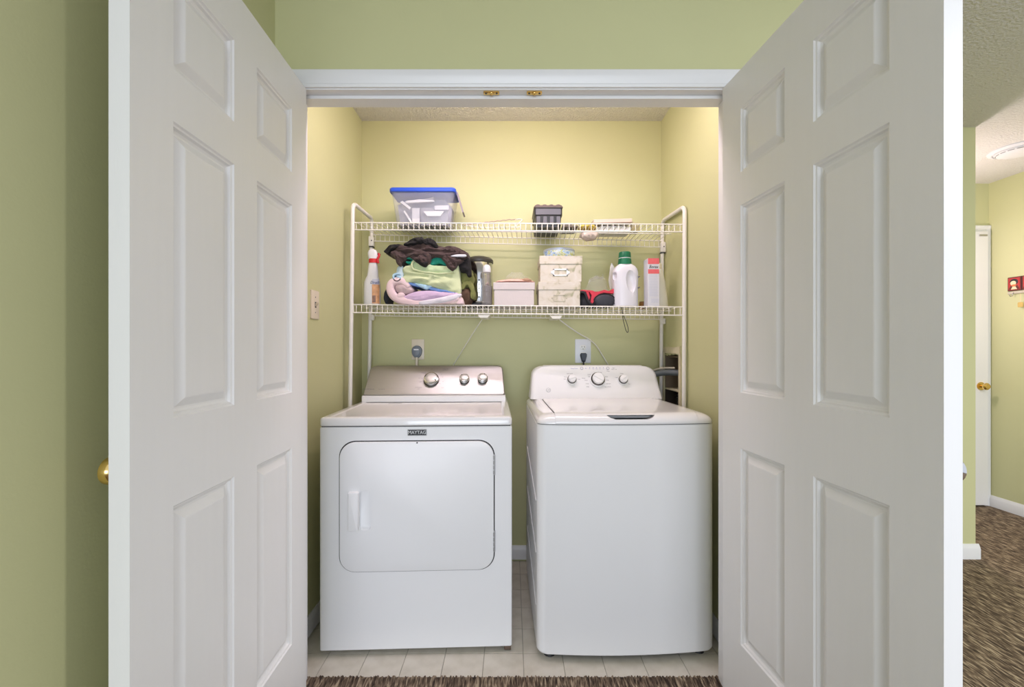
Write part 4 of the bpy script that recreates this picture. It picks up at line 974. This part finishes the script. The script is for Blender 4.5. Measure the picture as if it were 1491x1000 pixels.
b = slab(pth([(610, 439), (640, 433), (668, 427.5), (671, 431), (660, 437), (635, 442.5), (612, 444.5)], t), -0.008, 0.12, 0.014, 0.003, 22, 0.001); on_deck(b, t); obj('pale_side', b, mat('pale_lilac_towel', (0.70, 0.66, 0.72), 0.9, var=0.06, vscale=12, bump=0.5, bscale=260), t, 80, label='pale lilac side of the towel')
t = pile('folded_cloth', 'pale plaid cloth corner under the right side of the pink towel', 'cloth', 658, 447)
b = slab(pth([(636, 445), (650, 441), (664, 435), (672, 432), (675.5, 441), (674, 444.5), (655, 445.5)], t), 0.004, 0.14, 0.012, 0.003, 30, 0.002); on_deck(b, t); obj('cloth', b, PLAID, t, 80)
b = slab(pth([(665, 440), (672, 434), (675, 441), (673, 444), (666, 444.5)], t), 0.000, 0.05, 0.008, 0.002, 30, 0.001); on_deck(b, t); obj('pink_corner', b, PINK, t, 80, label='pink corner')
t = pile('folded_cloth', 'blue fringed cloth layer between the pink and green towels', 'cloth', 630, 421)
b = folded(pth([(588, 411), (605, 414.5), (625, 419), (646, 423.5), (663, 426)], t), 0.013, 0.002, 0.16, amp=0.005, nscale=45, round_=0.004); obj('cloth', b, MBLUE, t, 80)
b = slab(pth([(602, 411.5), (612, 413), (624, 415), (629, 417), (621, 421.5), (612, 418)], t), -0.002, 0.10, 0.010, 0.003, 40, 0.002); obj('fold', b, LBLUE, t, 80, label='light blue fold')
t = pile('folded_towel', 'pale green towel folded in thick layers, middle of the laundry pile', 'towel', 628, 420)
b = slab(pth([(588, 412), (583, 409), (584, 397), (590, 387), (606, 383), (640, 386), (660, 390), (668, 377.5), (669, 396), (671, 424), (666, 428), (648, 423), (622, 416), (602, 411.5)], t), 0.002, 0.17, 0.026, 0.009, 15, 0.011, 1.0, 0.002, 5, (0.45, 1.5)); obj('lower_layer', b, PGREEN, t, 80)
b = slab(pth([(601, 384), (606, 378.5), (616, 380), (630, 386), (646, 387), (662, 389), (657, 396.5), (640, 398), (620, 397), (606, 394)], t), -0.006, 0.12, 0.012, 0.004, 22, 0.003, 4.0); obj('upper_layer', b, mat('light_green_towel', (0.52, 0.64, 0.38), 0.9, var=0.12, vscale=10, bump=0.5, bscale=260), t, 80, label='lighter green upper layer')
b = folded(pth([(662, 396.5), (640, 398.5), (618, 396.5), (603, 392), (600.5, 384), (605, 379), (613, 379.5), (622, 384)], t), 0.0085, -0.012, 0.10, amp=0.002, nscale=30, round_=0.004); obj('rim', b, PGREEN, t, 80)
t = pile('rolled_towel', 'light blue rolled towel end left of the green towel', 'towel', 579, 409)
b = slab(pth([(576, 397), (578, 388), (585, 386), (587, 396), (585, 408), (577, 405)], t), 0.006, 0.15, 0.010, 0.002, 40, 0.001); obj('towel', b, mat('pale_blue_towel', (0.55, 0.68, 0.74), 0.9, var=0.2, vscale=50, bump=0.5, bscale=240), t, 80)
b = folded(pth([(583, 399), (577, 398.5), (572.5, 401.5), (574, 407), (579, 409), (583, 406), (581, 402.5), (577.5, 403.5)], t), 0.0105, 0.0, 0.12, amp=0.0015, nscale=40, round_=0.005); obj('roll_end', b, LBLUE, t, 80)
t = pile('rolled_cloth', 'teal cloth peeking out under the dark shirt', 'cloth', 615, 383)
b = folded(pth([(584, 381), (588, 376.5), (596, 375), (602, 378), (598, 382), (591, 381.5)], t), 0.013, -0.002, 0.12, amp=0.003, nscale=40, round_=0.005); obj('roll', b, TEAL, t, 80)
b = slab(pth([(626, 387), (628, 377), (640, 374), (648, 378), (649, 387), (640, 384)], t), -0.004, 0.10, 0.010, 0.003, 40, 0.002); obj('fold', b, TEAL, t, 80)
t = pile('shirt', 'dark brown knit shirt crumpled on top of the laundry pile', 'shirt', 622, 383)
AN = (0.55, 1.25)
b = slab(pth([(560, 366.5), (566, 359.5), (575, 356), (589, 357), (602, 351), (620, 350), (634, 356), (648, 359), (662, 360), (675, 364), (682, 370), (679, 377), (668, 381), (650, 380), (636, 376), (624, 380), (608, 380), (594, 376), (580, 377), (572, 371), (564, 369.5)], t), -0.010, 0.15, 0.045, 0.010, 22, 0.013, 2.0, 0.004, 7, AN); obj('body', b, SHIRT, t, 80)
b = slab(pth([(588, 357), (597, 349), (606, 345.5), (615, 345.5), (619, 347.5), (627, 346.5), (634, 352), (638, 361), (628, 362), (616, 357), (604, 357)], t), -0.014, 0.12, 0.026, 0.006, 26, 0.009, 5.0, 0.003, 7); obj('collar', b, SHBLK, t, 80, label='black shirt collar')
b = slab(pth([(559.5, 366), (567, 358.5), (577, 356), (587, 357), (580, 361), (570, 366), (566, 370)], t), -0.016, 0.08, 0.014, 0.004, 26, 0.005, 6.0, 0.002, 6); obj('sleeve_edge', b, SHBLK, t, 80, label='black sleeve edge')
b = slab(pth([(569, 368), (580, 365), (590, 371), (592, 378), (586, 382), (584, 388), (579, 385), (576, 376)], t), -0.018, 0.08, 0.016, 0.005, 28, 0.007, 8.0, 0.002, 6); obj('sleeve', b, SHIRT, t, 80)
b = slab(pth([(596, 372), (612, 366), (626, 370), (628, 380), (622, 389), (612, 386), (602, 379)], t), -0.020, 0.06, 0.020, 0.006, 28, 0.009, 9.0, 0.003, 6); obj('fold', b, SHIRT, t, 80)
b = slab(pth([(606, 380), (614, 374), (622, 373), (625, 382), (621, 389.5), (613, 387)], t), -0.024, 0.03, 0.012, 0.004, 28, 0.006, 12.0, 0.002, 6); obj('crease', b, SHBLK, t, 80, label='black inner crease')
b = slab(pth([(640, 364), (656, 358.5), (670, 362), (681, 368), (682, 374), (676, 378), (660, 378), (646, 374)], t), -0.018, 0.10, 0.024, 0.007, 28, 0.010, 13.0, 0.003, 6); obj('sleeve', b, SHIRT, t, 80)
b = slab(pth([(641, 372), (654, 371), (668, 377), (676, 380), (668, 386), (664, 391), (659.5, 395), (653, 391), (648, 383)], t), -0.020, 0.05, 0.020, 0.006, 30, 0.009, 15.0, 0.003, 6); obj('fold', b, SHIRT, t, 80)
b = slab(pth([(668, 384), (677, 376), (684, 376), (685.5, 390), (686, 401), (681, 402), (678, 397), (670, 394)], t), 0.0, 0.05, 0.016, 0.004, 28, 0.004, 17.0, 0.002, 6); obj('hanging_tail', b, SHBLK, t, 80, label='black tail hanging at the right')
b = slab(pth([(657, 374.6), (664, 372.4), (672, 372.0), (679, 372.4), (679, 375), (666, 375.6)], t), -0.030, 0.01, 0.004, 0.0005, 30); obj('tag', b, mat('white_tag', (0.66, 0.68, 0.76), 0.5), t, 80, label='white tag')
t = pile('plush_toy', 'olive and brown plush squeezed between the laundry pile and steel canister', 'plush toy', 678, 446)
t.location.y = 2.135
b = blob((0.0, 0.042, 0.145), (0.036, 0.04, 0.050), 2.2, 4, 0.008, 24, 0.003, 2.0); obj('body', b, OLIVE, t, 80)
b = folded(pth([(672, 420), (676, 412), (683, 412), (687, 422), (688, 434)], t), 0.024, 0.0, 0.08, amp=0.004, nscale=30, round_=0.009); obj('arm', b, OLIVE, t, 80)
b = blob((-0.004, 0.042, 0.052), (0.032, 0.040, 0.050), 2.2, 4, 0.008, 24, 0.003, 6.0); obj('belly', b, BROWN, t, 80, label='brown belly')

# steel canister
t, x, z, s = put('canister', 'polished steel canister with black domed lid and black base', 'canister', 698.0, 2.297, zl, half=0.08)
q = 1 / s; R_ = 19.0 * q
b = NB(); lathe(b, [(R_ * 0.97, 6.5 * q), (R_, 8 * q), (R_, 64 * q), (R_ * 0.98, 65 * q)], seg=40); obj('body', b, CHROME, t, 40)
b = NB(); lathe(b, [(R_ * 1.0, 64 * q), (R_ * 1.07, 65.0 * q), (R_ * 1.07, 68.5 * q), (R_ * 0.95, 71.5 * q), (R_ * 0.55, 74 * q), (R_ * 0.1, 75 * q)], seg=40); obj('lid', b, mat('dark_brown_lid', (0.055, 0.05, 0.042), 0.35, var=0.1), t, 35)
b = NB(); lathe(b, [(R_ * 0.92, 0.0), (R_ * 0.96, 1.5 * q), (R_ * 0.96, 6.5 * q)], seg=40); bs = obj('base', b, BLACK, t, 40)
b = NB(); box(b, -R_ * 0.75, R_ * 0.05, -R_ * 1.10, -R_ * 0.6, 0.0, 5.5 * q, 0.004, 2); obj('pedal', b, BLACK, bs)
b = NB(); 
for k in range(5):
    lathe(b, [(0.0042, 0.0), (0.0030, 0.0008)], (R_ * 0.05, -R_ * 1.0, (14 + k * 6) * q), 8, Mk)
obj('gauge_dots', b, BLACK, t)
# water bottle
t, x, z, s = put('water_bottle', 'small clear water bottle with white cap in front of the steel canister', 'bottle', 708.7, 2.16, zl)
q = 1 / s
WATER = mat('bottle_clear', (0.40, 0.38, 0.38), 0.08, alpha=0.26, var=0.02)
b = NB(); lathe(b, [(6.2 * q, 0.001), (7.4 * q, 1.5 * q), (7.4 * q, 9 * q), (6.9 * q, 11 * q), (7.3 * q, 13 * q), (7.0 * q, 34 * q), (6.3 * q, 40 * q), (5.6 * q, 45 * q), (5.4 * q, 49 * q)], seg=24); obj('bottle', b, WATER, t, 40)
b = NB(); lathe(b, [(5.9 * q, 48.5 * q), (6.0 * q, 52 * q), (5.8 * q, 55 * q), (4.6 * q, 58 * q), (2.4 * q, 59.5 * q)], seg=24); obj('cap', b, BOTW, t, 40)
# pale box with tissue
PBOX = mat('pale_pink_box', (0.62, 0.56, 0.55), 0.55, var=0.05, vscale=18, bump=0.25, bscale=120)
t, x, z, s = put('gift_box', 'plain pale pinkish lidded box between the canister and marbled boxes', 'box', 748.5, 2.16, zl, half=0.10)
q = 1 / s
b = NB(); box(b, -29 * q, 29 * q, 0, 0.17, 0, 25 * q, 0.0015, 1); obj('box', b, PBOX, t)
b = NB(); box(b, -30.3 * q, 30.3 * q, -0.004, 0.174, 23.5 * q, 34.2 * q, 0.0025, 2); obj('lid', b, PBOX, t)
zb = z + 34.2 * q
t = thing('tissue', 'crumpled pink tissue lying on the pale pinkish box', 'tissue', (X_(750, 2.2), 2.2, zb))
b = blob((0, 0.03, 0.010), (0.098, 0.05, 0.014), 2.0, 4, 0.006, 30, 0.004, 4.0, flat=0.0); obj('paper', b, mat('pink_tissue', (0.80, 0.48, 0.40), 0.85, var=0.25, vscale=40), t, 80)
b = blob((0.050, 0.02, 0.017), (0.034, 0.04, 0.009), 2.0, 3, 0.005, 40, 0.003, 8.0); obj('tan_fold', b, mat('tan_tissue', (0.50, 0.30, 0.20), 0.85, var=0.3, vscale=60), t, 80, label='tan fold')
def film_bag(name, label, loc, r, hgt, seed, m_=FILM):
    t = thing(name, label, 'plastic bag', loc)
    bm = NB(); n = 28; rings = []
    for i in range(9):
        k = i / 8; rg_ = []
        for j in range(n):
            a = 2 * math.pi * j / n; p = Vector((math.cos(a), math.sin(a), k * 2 + seed))
            rr_ = (0.92 - 0.55 * k ** 1.6) * (1 + 0.34 * noise.noise(p * 1.6) + 0.16 * noise.noise(p * 4.3))
            rg_.append((r[0] * rr_ * math.cos(a), r[1] * rr_ * math.sin(a) + r[1], hgt * k * (1 + 0.20 * noise.noise(p * 2.4)) + 0.001))
        rings.append(rg_)
    loft(bm, rings, False, True); obj('film', bm, m_, t, 25); return t
film_bag('plastic_bag', 'clear crinkled film standing on the pink tissue of the pale box', (X_(752, 2.22), 2.235, zb + 0.020), (0.075, 0.035), 0.045, 2.3)
# marbled boxes
MARB = ramp_mat('marbled_paper', [(0.30, (0.38, 0.38, 0.27)), (0.37, (0.54, 0.50, 0.38)), (0.44, (0.64, 0.59, 0.50)), (0.7, (0.70, 0.66, 0.60))], 22, detail=5, rough=0.6, distort=1.2)
BEIGE = mat('frame_beige', (0.50, 0.46, 0.36), 0.5, var=0.06)
t, x, z, s = put('keepsake_box', 'lower marbled paper box of the stack, pale faded label holder', 'box', 814.5, 2.165, zl, 'marbled paper boxes', half=0.10)
q = 1 / s
b = NB(); box(b, -30 * q, 30 * q, 0, 0.17, 0, 26 * q, 0.0012, 1); obj('box', b, MARB, t)
b = NB(); box(b, -30.8 * q, 30.8 * q, -0.004, 0.174, 24.5 * q, 36 * q, 0.002, 2); obj('lid', b, MARB, t)
fr_ = lambda bm, x0, x1, z0, z1, w_, y: [box(bm, x0, x1, y, 0.001, z1 - w_, z1), box(bm, x0, x1, y, 0.001, z0, z0 + w_), box(bm, x0, x0 + w_, y, 0.001, z0, z1), box(bm, x1 - w_, x1, y, 0.001, z0, z1)]
b = NB(); fr_(b, -8.5 * q, 8.5 * q, 7.5 * q, 17 * q, 0.0022, -0.002); obj('label_holder', b, BEIGE, t)
for sx in (-1, 1):
    b = NB(); box(b, sx * 10.5 * q - 0.003, sx * 10.5 * q + 0.003, -0.002, 0.001, 11 * q, 13.5 * q, 0.0008, 1); obj('holder_tab', b, BEIGE, t)
t2_ = thing('keepsake_box', 'upper marbled paper box of the stack with bright white label holder', 'box', (x + 2.2 * q, 2.165, z + 36 * q + 0.0005), 0, 'marbled paper boxes')
b = NB(); box(b, -30 * q, 30 * q, 0, 0.17, 0, 27 * q, 0.0012, 1); obj('box', b, MARB, t2_)
b = NB(); box(b, -31.2 * q, 31.2 * q, -0.004, 0.174, 25.5 * q, 37.5 * q, 0.002, 2); obj('lid', b, MARB, t2_)
WFR = mat('white_metal_frame', (0.85, 0.85, 0.86), 0.3, 0.2)
b = NB(); fr_(b, -11.3 * q, 9.8 * q, 8.5 * q, 18.5 * q, 0.0055, -0.003); hol = obj('label_holder', b, WFR, t2_, label='white metal label holder')
for sx in (-12.6, 11.1):
    b = NB(); lathe(b, [(0.0075, 0), (0.006, 0.003), (0.003, 0.0036)], (sx * q, 0, 13.5 * q), 12, Mk); obj('rivet', b, WFR, hol, 40)
zb2 = z + 73.5 * q + 0.001
# round tin
t = thing('round_tin', 'round tin with blue floral band on top of the marbled boxes', 'tin', (x + 1.8 * q, 2.245, zb2))
RT = 22.5 * q * 1.035
FLOR = ramp_mat('floral_band', [(0.34, (0.10, 0.22, 0.50)), (0.42, (0.45, 0.60, 0.80)), (0.50, (0.74, 0.78, 0.76)), (0.56, (0.48, 0.55, 0.18)), (0.64, (0.62, 0.62, 0.30)), (0.72, (0.75, 0.78, 0.85))], 38, (1, 1, 1.6), detail=3, rough=0.4, distort=0.8)
b = NB(); lathe(b, [(RT * 0.97, 0), (RT, 1 * q), (RT, 9.5 * q)], seg=40); obj('tin', b, FLOR, t, 40)
b = NB(); lathe(b, [(RT * 0.99, 9.5 * q), (RT * 1.01, 10 * q), (RT * 1.01, 12 * q), (RT * 0.97, 12.8 * q), (RT * 0.5, 13 * q)], seg=40); obj('lid', b, mat('silver_blue_lid', (0.50, 0.56, 0.68), 0.3, 0.5), t, 35)
# clear bag behind the pouch and the pouch
bag = film_bag('plastic_bag', 'large clear crinkled bag standing behind the red and black pouch', (X_(871, 2.27), 2.265, zl(X_(871, 2.27)) + 0.004), (0.098, 0.040), 0.17, 5.1)
b = NB(); loft(b, [[P(a_, c_, y_) - Vector(bag.location) for a_, c_ in ((886, 409), (888.5, 388), (890.5, 382.5), (894, 388), (896, 397), (895.5, 420), (888, 420))] for y_ in (2.236, 2.239)]); obj('folded_edge', b, mat('white_film_edge', (0.80, 0.79, 0.74), 0.4, alpha=0.75), bag, label='white folded bag edge')
PCH = mat('pouch_black', (0.016, 0.017, 0.022), 0.75, var=0.3, vscale=80, bump=0.4, bscale=250)
PRED = mat('pouch_red', (0.62, 0.04, 0.07), 0.7, var=0.12, vscale=60, bump=0.3, bscale=250)
t, x, z, s = put('pouch', 'red and black zipped fabric pouch with mesh pocket on lower shelf', 'pouch', 870, 2.165, zl, half=0.09)
q = 1 / s
b = NB(); ell_loft(b, [(0.001, 23 * q, 0.040, -1 * q), (3 * q, 25.5 * q, 0.048, -0.5 * q), (11 * q, 25.5 * q, 0.050, -0.5 * q), (18 * q, 24.5 * q, 0.044, -1 * q), (22 * q, 21 * q, 0.030, -2.5 * q), (24 * q, 14 * q, 0.016, -2 * q)], 28, 3.2, 0.05); obj('body', b, PCH, t, 40)
def patch(pts, y0, y1, m_, nm, parent=t, bev=0.004):
    bm = NB(); c = Vector((sum(p[0] for p in pts) / len(pts), sum(p[1] for p in pts) / len(pts)))
    rg_ = lambda k, y: [(lerp(c.x, p[0], k) * q, y, lerp(c.y, p[1], k) * q) for p in pts]
    loft(bm, [rg_(1, y1), rg_(1, y0 + 0.002), rg_(0.96, y0)]); return obj(nm, bm, m_, parent, 40)
patch([(-25, 23.5), (-12, 22), (-9, 17), (-10.5, 6), (-7.5, 5), (-3, 13), (2, 19), (10, 21), (22, 19.5), (25, 21), (25.5, 25), (23, 26.5), (16, 23), (10, 25), (2, 22.6), (-4, 22), (-8, 24), (-24, 25)], -0.006, 0.03, PRED, 'red_panel')
patch([(-17, 22.5), (-13, 22), (-11, 14), (-12.5, 10), (-16, 18)], -0.005, 0.03, PRED, 'red_stripe')
MESHP = mat('mesh_pocket', (0.030, 0.032, 0.045), 0.6, var=0.6, vscale=220, bump=0.6, bscale=400)
b = NB(); loft(b, [[(u * q, y, v * q) for u, v in [(10 + 15.5 * k * math.cos(a), 9 + 9.5 * k * math.sin(a)) for a in [math.pi * 2 * i / 26 for i in range(26)]]] for k, y in ((1.0, 0.02), (1.0, -0.006), (0.9, -0.013), (0.6, -0.018))]); pk = obj('mesh_pocket', b, MESHP, t, 50)
b = NB(); ap = [Vector(((10 + 15.6 * math.cos(a)) * q, -0.008, (9 + 9.6 * math.sin(a)) * q)) for a in [math.radians(-30 + 8.4 * i) for i in range(26)]]; tube(b, ap, 0.0032, 6); obj('piping', b, BLACK, pk, 60)
b = NB(); tube(b, smooth_path([(-25 * q, -0.003, 22 * q), (-19 * q, -0.010, 20 * q), (-14 * q, -0.010, 8 * q), (-9 * q, -0.008, 3 * q)], 5), 0.0060, 8); obj('strap', b, PCH, t, 60)
t = thing('cord_loop', 'thin black cord loop hanging below lower shelf under the detergent jug', 'cord', tuple(P(907, 452, 2.10)))
b = NB(); O_ = Vector(t.location); tube(b, smooth_path([P(a, c, 2.10) - O_ for a, c in ((905, 446), (906.5, 455), (907, 463), (909.5, 474), (911.5, 481), (913.5, 484), (914.8, 482), (914.5, 477), (912, 469), (908.5, 461), (906.5, 456))], 5), 0.0016, 6); obj('cord', b, BLACK, t, 60)
t['label'] = 'thin black cord loop hanging from lower shelf below the detergent jug'
# detergent jug
t, x, z, s = put('detergent_jug', 'white detergent jug with green screw cap on lower shelf', 'jug', 913.5, 2.13, zl, half=0.065)
q = 1 / s; JUG = mat('jug_white', (0.68, 0.68, 0.74), 0.3, var=0.015); GRN = mat('green_cap', (0.006, 0.16, 0.075), 0.35, var=0.15)
b = NB(); ell_loft(b, [(0.001, 16.5 * q, 0.040, 0.2 * q), (2 * q, 18.2 * q, 0.046, 0.2 * q), (10 * q, 18.2 * q, 0.047, 0.2 * q), (30 * q, 18.4 * q, 0.047, 0), (44 * q, 18.8 * q, 0.046, 0.2 * q), (52 * q, 18.6 * q, 0.044, 0.2 * q), (57 * q, 17 * q, 0.041, 0.4 * q), (61 * q, 14 * q, 0.036, 0.4 * q), (63.6 * q, 10.5 * q, 0.030, 0.2 * q), (64.3 * q, 9 * q, 0.028, 0)], 36, 3.0, 0.05); jug = obj('jug', b, JUG, t, 40)
cb = NB(); rgj = []
for y, k in ((-0.02, 1.25), (0.004, 1.05), (0.010, 0.9), (0.016, 0.55), (0.018, 0.2)):
    rgj.append([((6.5 + 7.6 * k * math.cos(a) - 1.5 * math.sin(a)) * q, y, (38 + 16.5 * k * math.sin(a)) * q) for a in [math.pi * 2 * i / 24 for i in range(24)]])
loft(cb, rgj); boolean(jug, cb); shade(jug.data, 40)
cb = NB(); loft(cb, [[((-18.5 + 4.2 * k * math.cos(a)) * q, y, (46 + 7 * k * math.sin(a)) * q) for a in [math.pi * 2 * i / 16 for i in range(16)]] for y, k in ((-0.02, 1.3), (0.02, 1.0), (0.04, 0.5))]); boolean(jug, cb); shade(jug.data, 40)
b = NB(); lathe(b, [(10.3 * q, 63.5 * q), (10.1 * q, 66 * q), (9.3 * q, 72.5 * q)], (0, 0.05, 0), 28); capg = obj('cap', b, GRN, t, 30)
b = NB(); lathe(b, [(8.9 * q, 72.3 * q), (9.0 * q, 73.8 * q)], (0, 0.05, 0), 28); obj('ring', b, BOTW, capg, 30, label='white ring of the cap')
b = NB(); rgc = []
for r_, zz in ((8.9, 73.6), (8.9, 75), (8.4, 81), (7.8, 82.5), (4, 83)):
    rgc.append([((r_ + (0.22 if i % 2 else 0)) * q * math.cos(2 * math.pi * i / 48), 0.05 + (r_ + (0.22 if i % 2 else 0)) * q * math.sin(2 * math.pi * i / 48), zz * q) for i in range(48)])
loft(b, rgc); obj('cap_top', b, GRN, capg, 20)
for zz in (43.5, 28):
    b = NB(); box(b, 17.4 * q, 18.9 * q, 0.006, 0.03, zz * q, (zz + 1.4) * q); obj('print_mark', b, INK, jug)
# brown jar, carton, tall cream bottle
t, x, z, s = put('jar', 'small brown jar between the detergent jug and red topped carton', 'jar', 936.5, 2.24, zl); q = 1 / s
b = NB(); lathe(b, [(5.6 * q, 0), (6.2 * q, 1 * q), (6.2 * q, 8 * q), (5.6 * q, 9.6 * q), (2 * q, 10.4 * q)], seg=20); obj('jar', b, mat('amber_brown', (0.28, 0.13, 0.03), 0.3, var=0.3, vscale=60), t, 40)
b = NB(); lathe(b, [(5.4 * q, 9.4 * q), (5.4 * q, 10.8 * q), (2 * q, 11 * q)], seg=20); obj('lid', b, mat('amber_lid', (0.22, 0.12, 0.04), 0.4), t, 40)
CARTW = mat('carton_white', (0.66, 0.67, 0.74), 0.5, var=0.03, vscale=30); CRED = mat('carton_red', (0.74, 0.13, 0.15), 0.5, var=0.1, vscale=80)
t, x, z, s = put('carton', 'tall narrow white carton with red bands and black lettering on lower shelf', 'carton', 952, 2.12, zl); q = 1 / s
t.rotation_euler = (0, math.radians(-0.4), math.radians(2.2))
b = NB(); box(b, -8.4 * q, 8.4 * q, 0, 0.060, 0, 71 * q, 0.001, 1); ct = obj('carton', b, CARTW, t)
for z0, z1 in ((62.5, 70.9), (48.5, 55)):
    b = NB(); box(b, -8.2 * q, 8.2 * q, -0.0006, 0.0, z0 * q, z1 * q); obj('red_band', b, CRED, ct, label='red band')
for z0, z1 in ((6, 12),):
    b = NB(); box(b, -4 * q, 7 * q, -0.0006, 0.0, z0 * q, z1 * q); obj('fine_print', b, mat('print_grey_pale', (0.60, 0.62, 0.72), 0.5, var=0.15, vscale=300), ct)
text_obj('lettering', 'Borax', BLACK, ct, T(-0.2 * q, -0.0008, 58.6 * q) @ FACE, 0.0225, 0.0003, shear=0.35, sx=0.80)
for k in range(14):
    b = NB(); box(b, -6.5 * q, (5.5 + (k % 3) * 0.5) * q, -0.0004, 0.0, (46 - k * 2.3) * q, (46.9 - k * 2.3) * q); 
    obj('text_line', b, mat('print_grey', (0.56, 0.58, 0.70), 0.5), ct)
t, x, z, s = put('tall_bottle', 'cream white tall bottle behind the carton at right end of lower shelf', 'bottle', 966.5, 2.19, zl); q = 1 / s
b = NB(); ell_loft(b, [(0.001, 8.3 * q, 0.030, 0.2 * q), (2 * q, 9.3 * q, 0.034, 0.2 * q), (16 * q, 9.0 * q, 0.034, -0.4 * q), (40 * q, 7.0 * q, 0.029, -1.6 * q), (54 * q, 5.2 * q, 0.024, -3.0 * q), (59 * q, 4.2 * q, 0.017, -3.4 * q)], 24, 2.6, 0.04); obj('bottle', b, mat('cream_bottle', (0.80, 0.77, 0.66), 0.35, var=0.04), t, 40)
b = NB(); lathe(b, [(4.2 * q, 58 * q), (4.2 * q, 66 * q), (3.6 * q, 68 * q)], (-3.4 * q, 0.04, 0), 18); obj('cap', b, mat('cream_cap', (0.70, 0.64, 0.48), 0.35), t, 40)
# closet ceiling bulb, unseen behind the head; the strip is added to spread its light
t = thing('ceiling_lamp', 'closet ceiling bulb lamp with an added light strip just inside the head', 'lamp', (0.03, 1.665, CCZ))
b = NB(); box(b, -0.66, 0.66, -0.055, 0.055, -0.045, 0.0, 0.004, 2); obj('housing', b, WPLASTIC, t, 40)
TUBE = mat('lit_tube', (1, 1, 1), 0.5); TUBE.node_tree.nodes['Principled BSDF'].inputs['Emission Color'].default_value = (1, 0.85, 0.75, 1); TUBE.node_tree.nodes['Principled BSDF'].inputs['Emission Strength'].default_value = 3
b = NB(); cyl(b, (-0.62, 0, -0.058), (0.62, 0, -0.058), 0.013, seg=14); obj('tube', b, TUBE, t, 40, label='lit tube added to spread the light')
b = NB(); lathe(b, [(0.020, -0.045), (0.020, -0.085), (0.014, -0.088)], (0, 0.035, 0), 18); obj('socket', b, WPLASTIC, t, 40)
b = NB(); lathe(b, [(0.012, -0.088), (0.016, -0.094), (0.026, -0.112), (0.024, -0.124), (0.012, -0.134), (0.003, -0.136)], (0, 0.035, 0), 20); obj('bulb', b, TUBE, t, 60, label='lit round bulb')
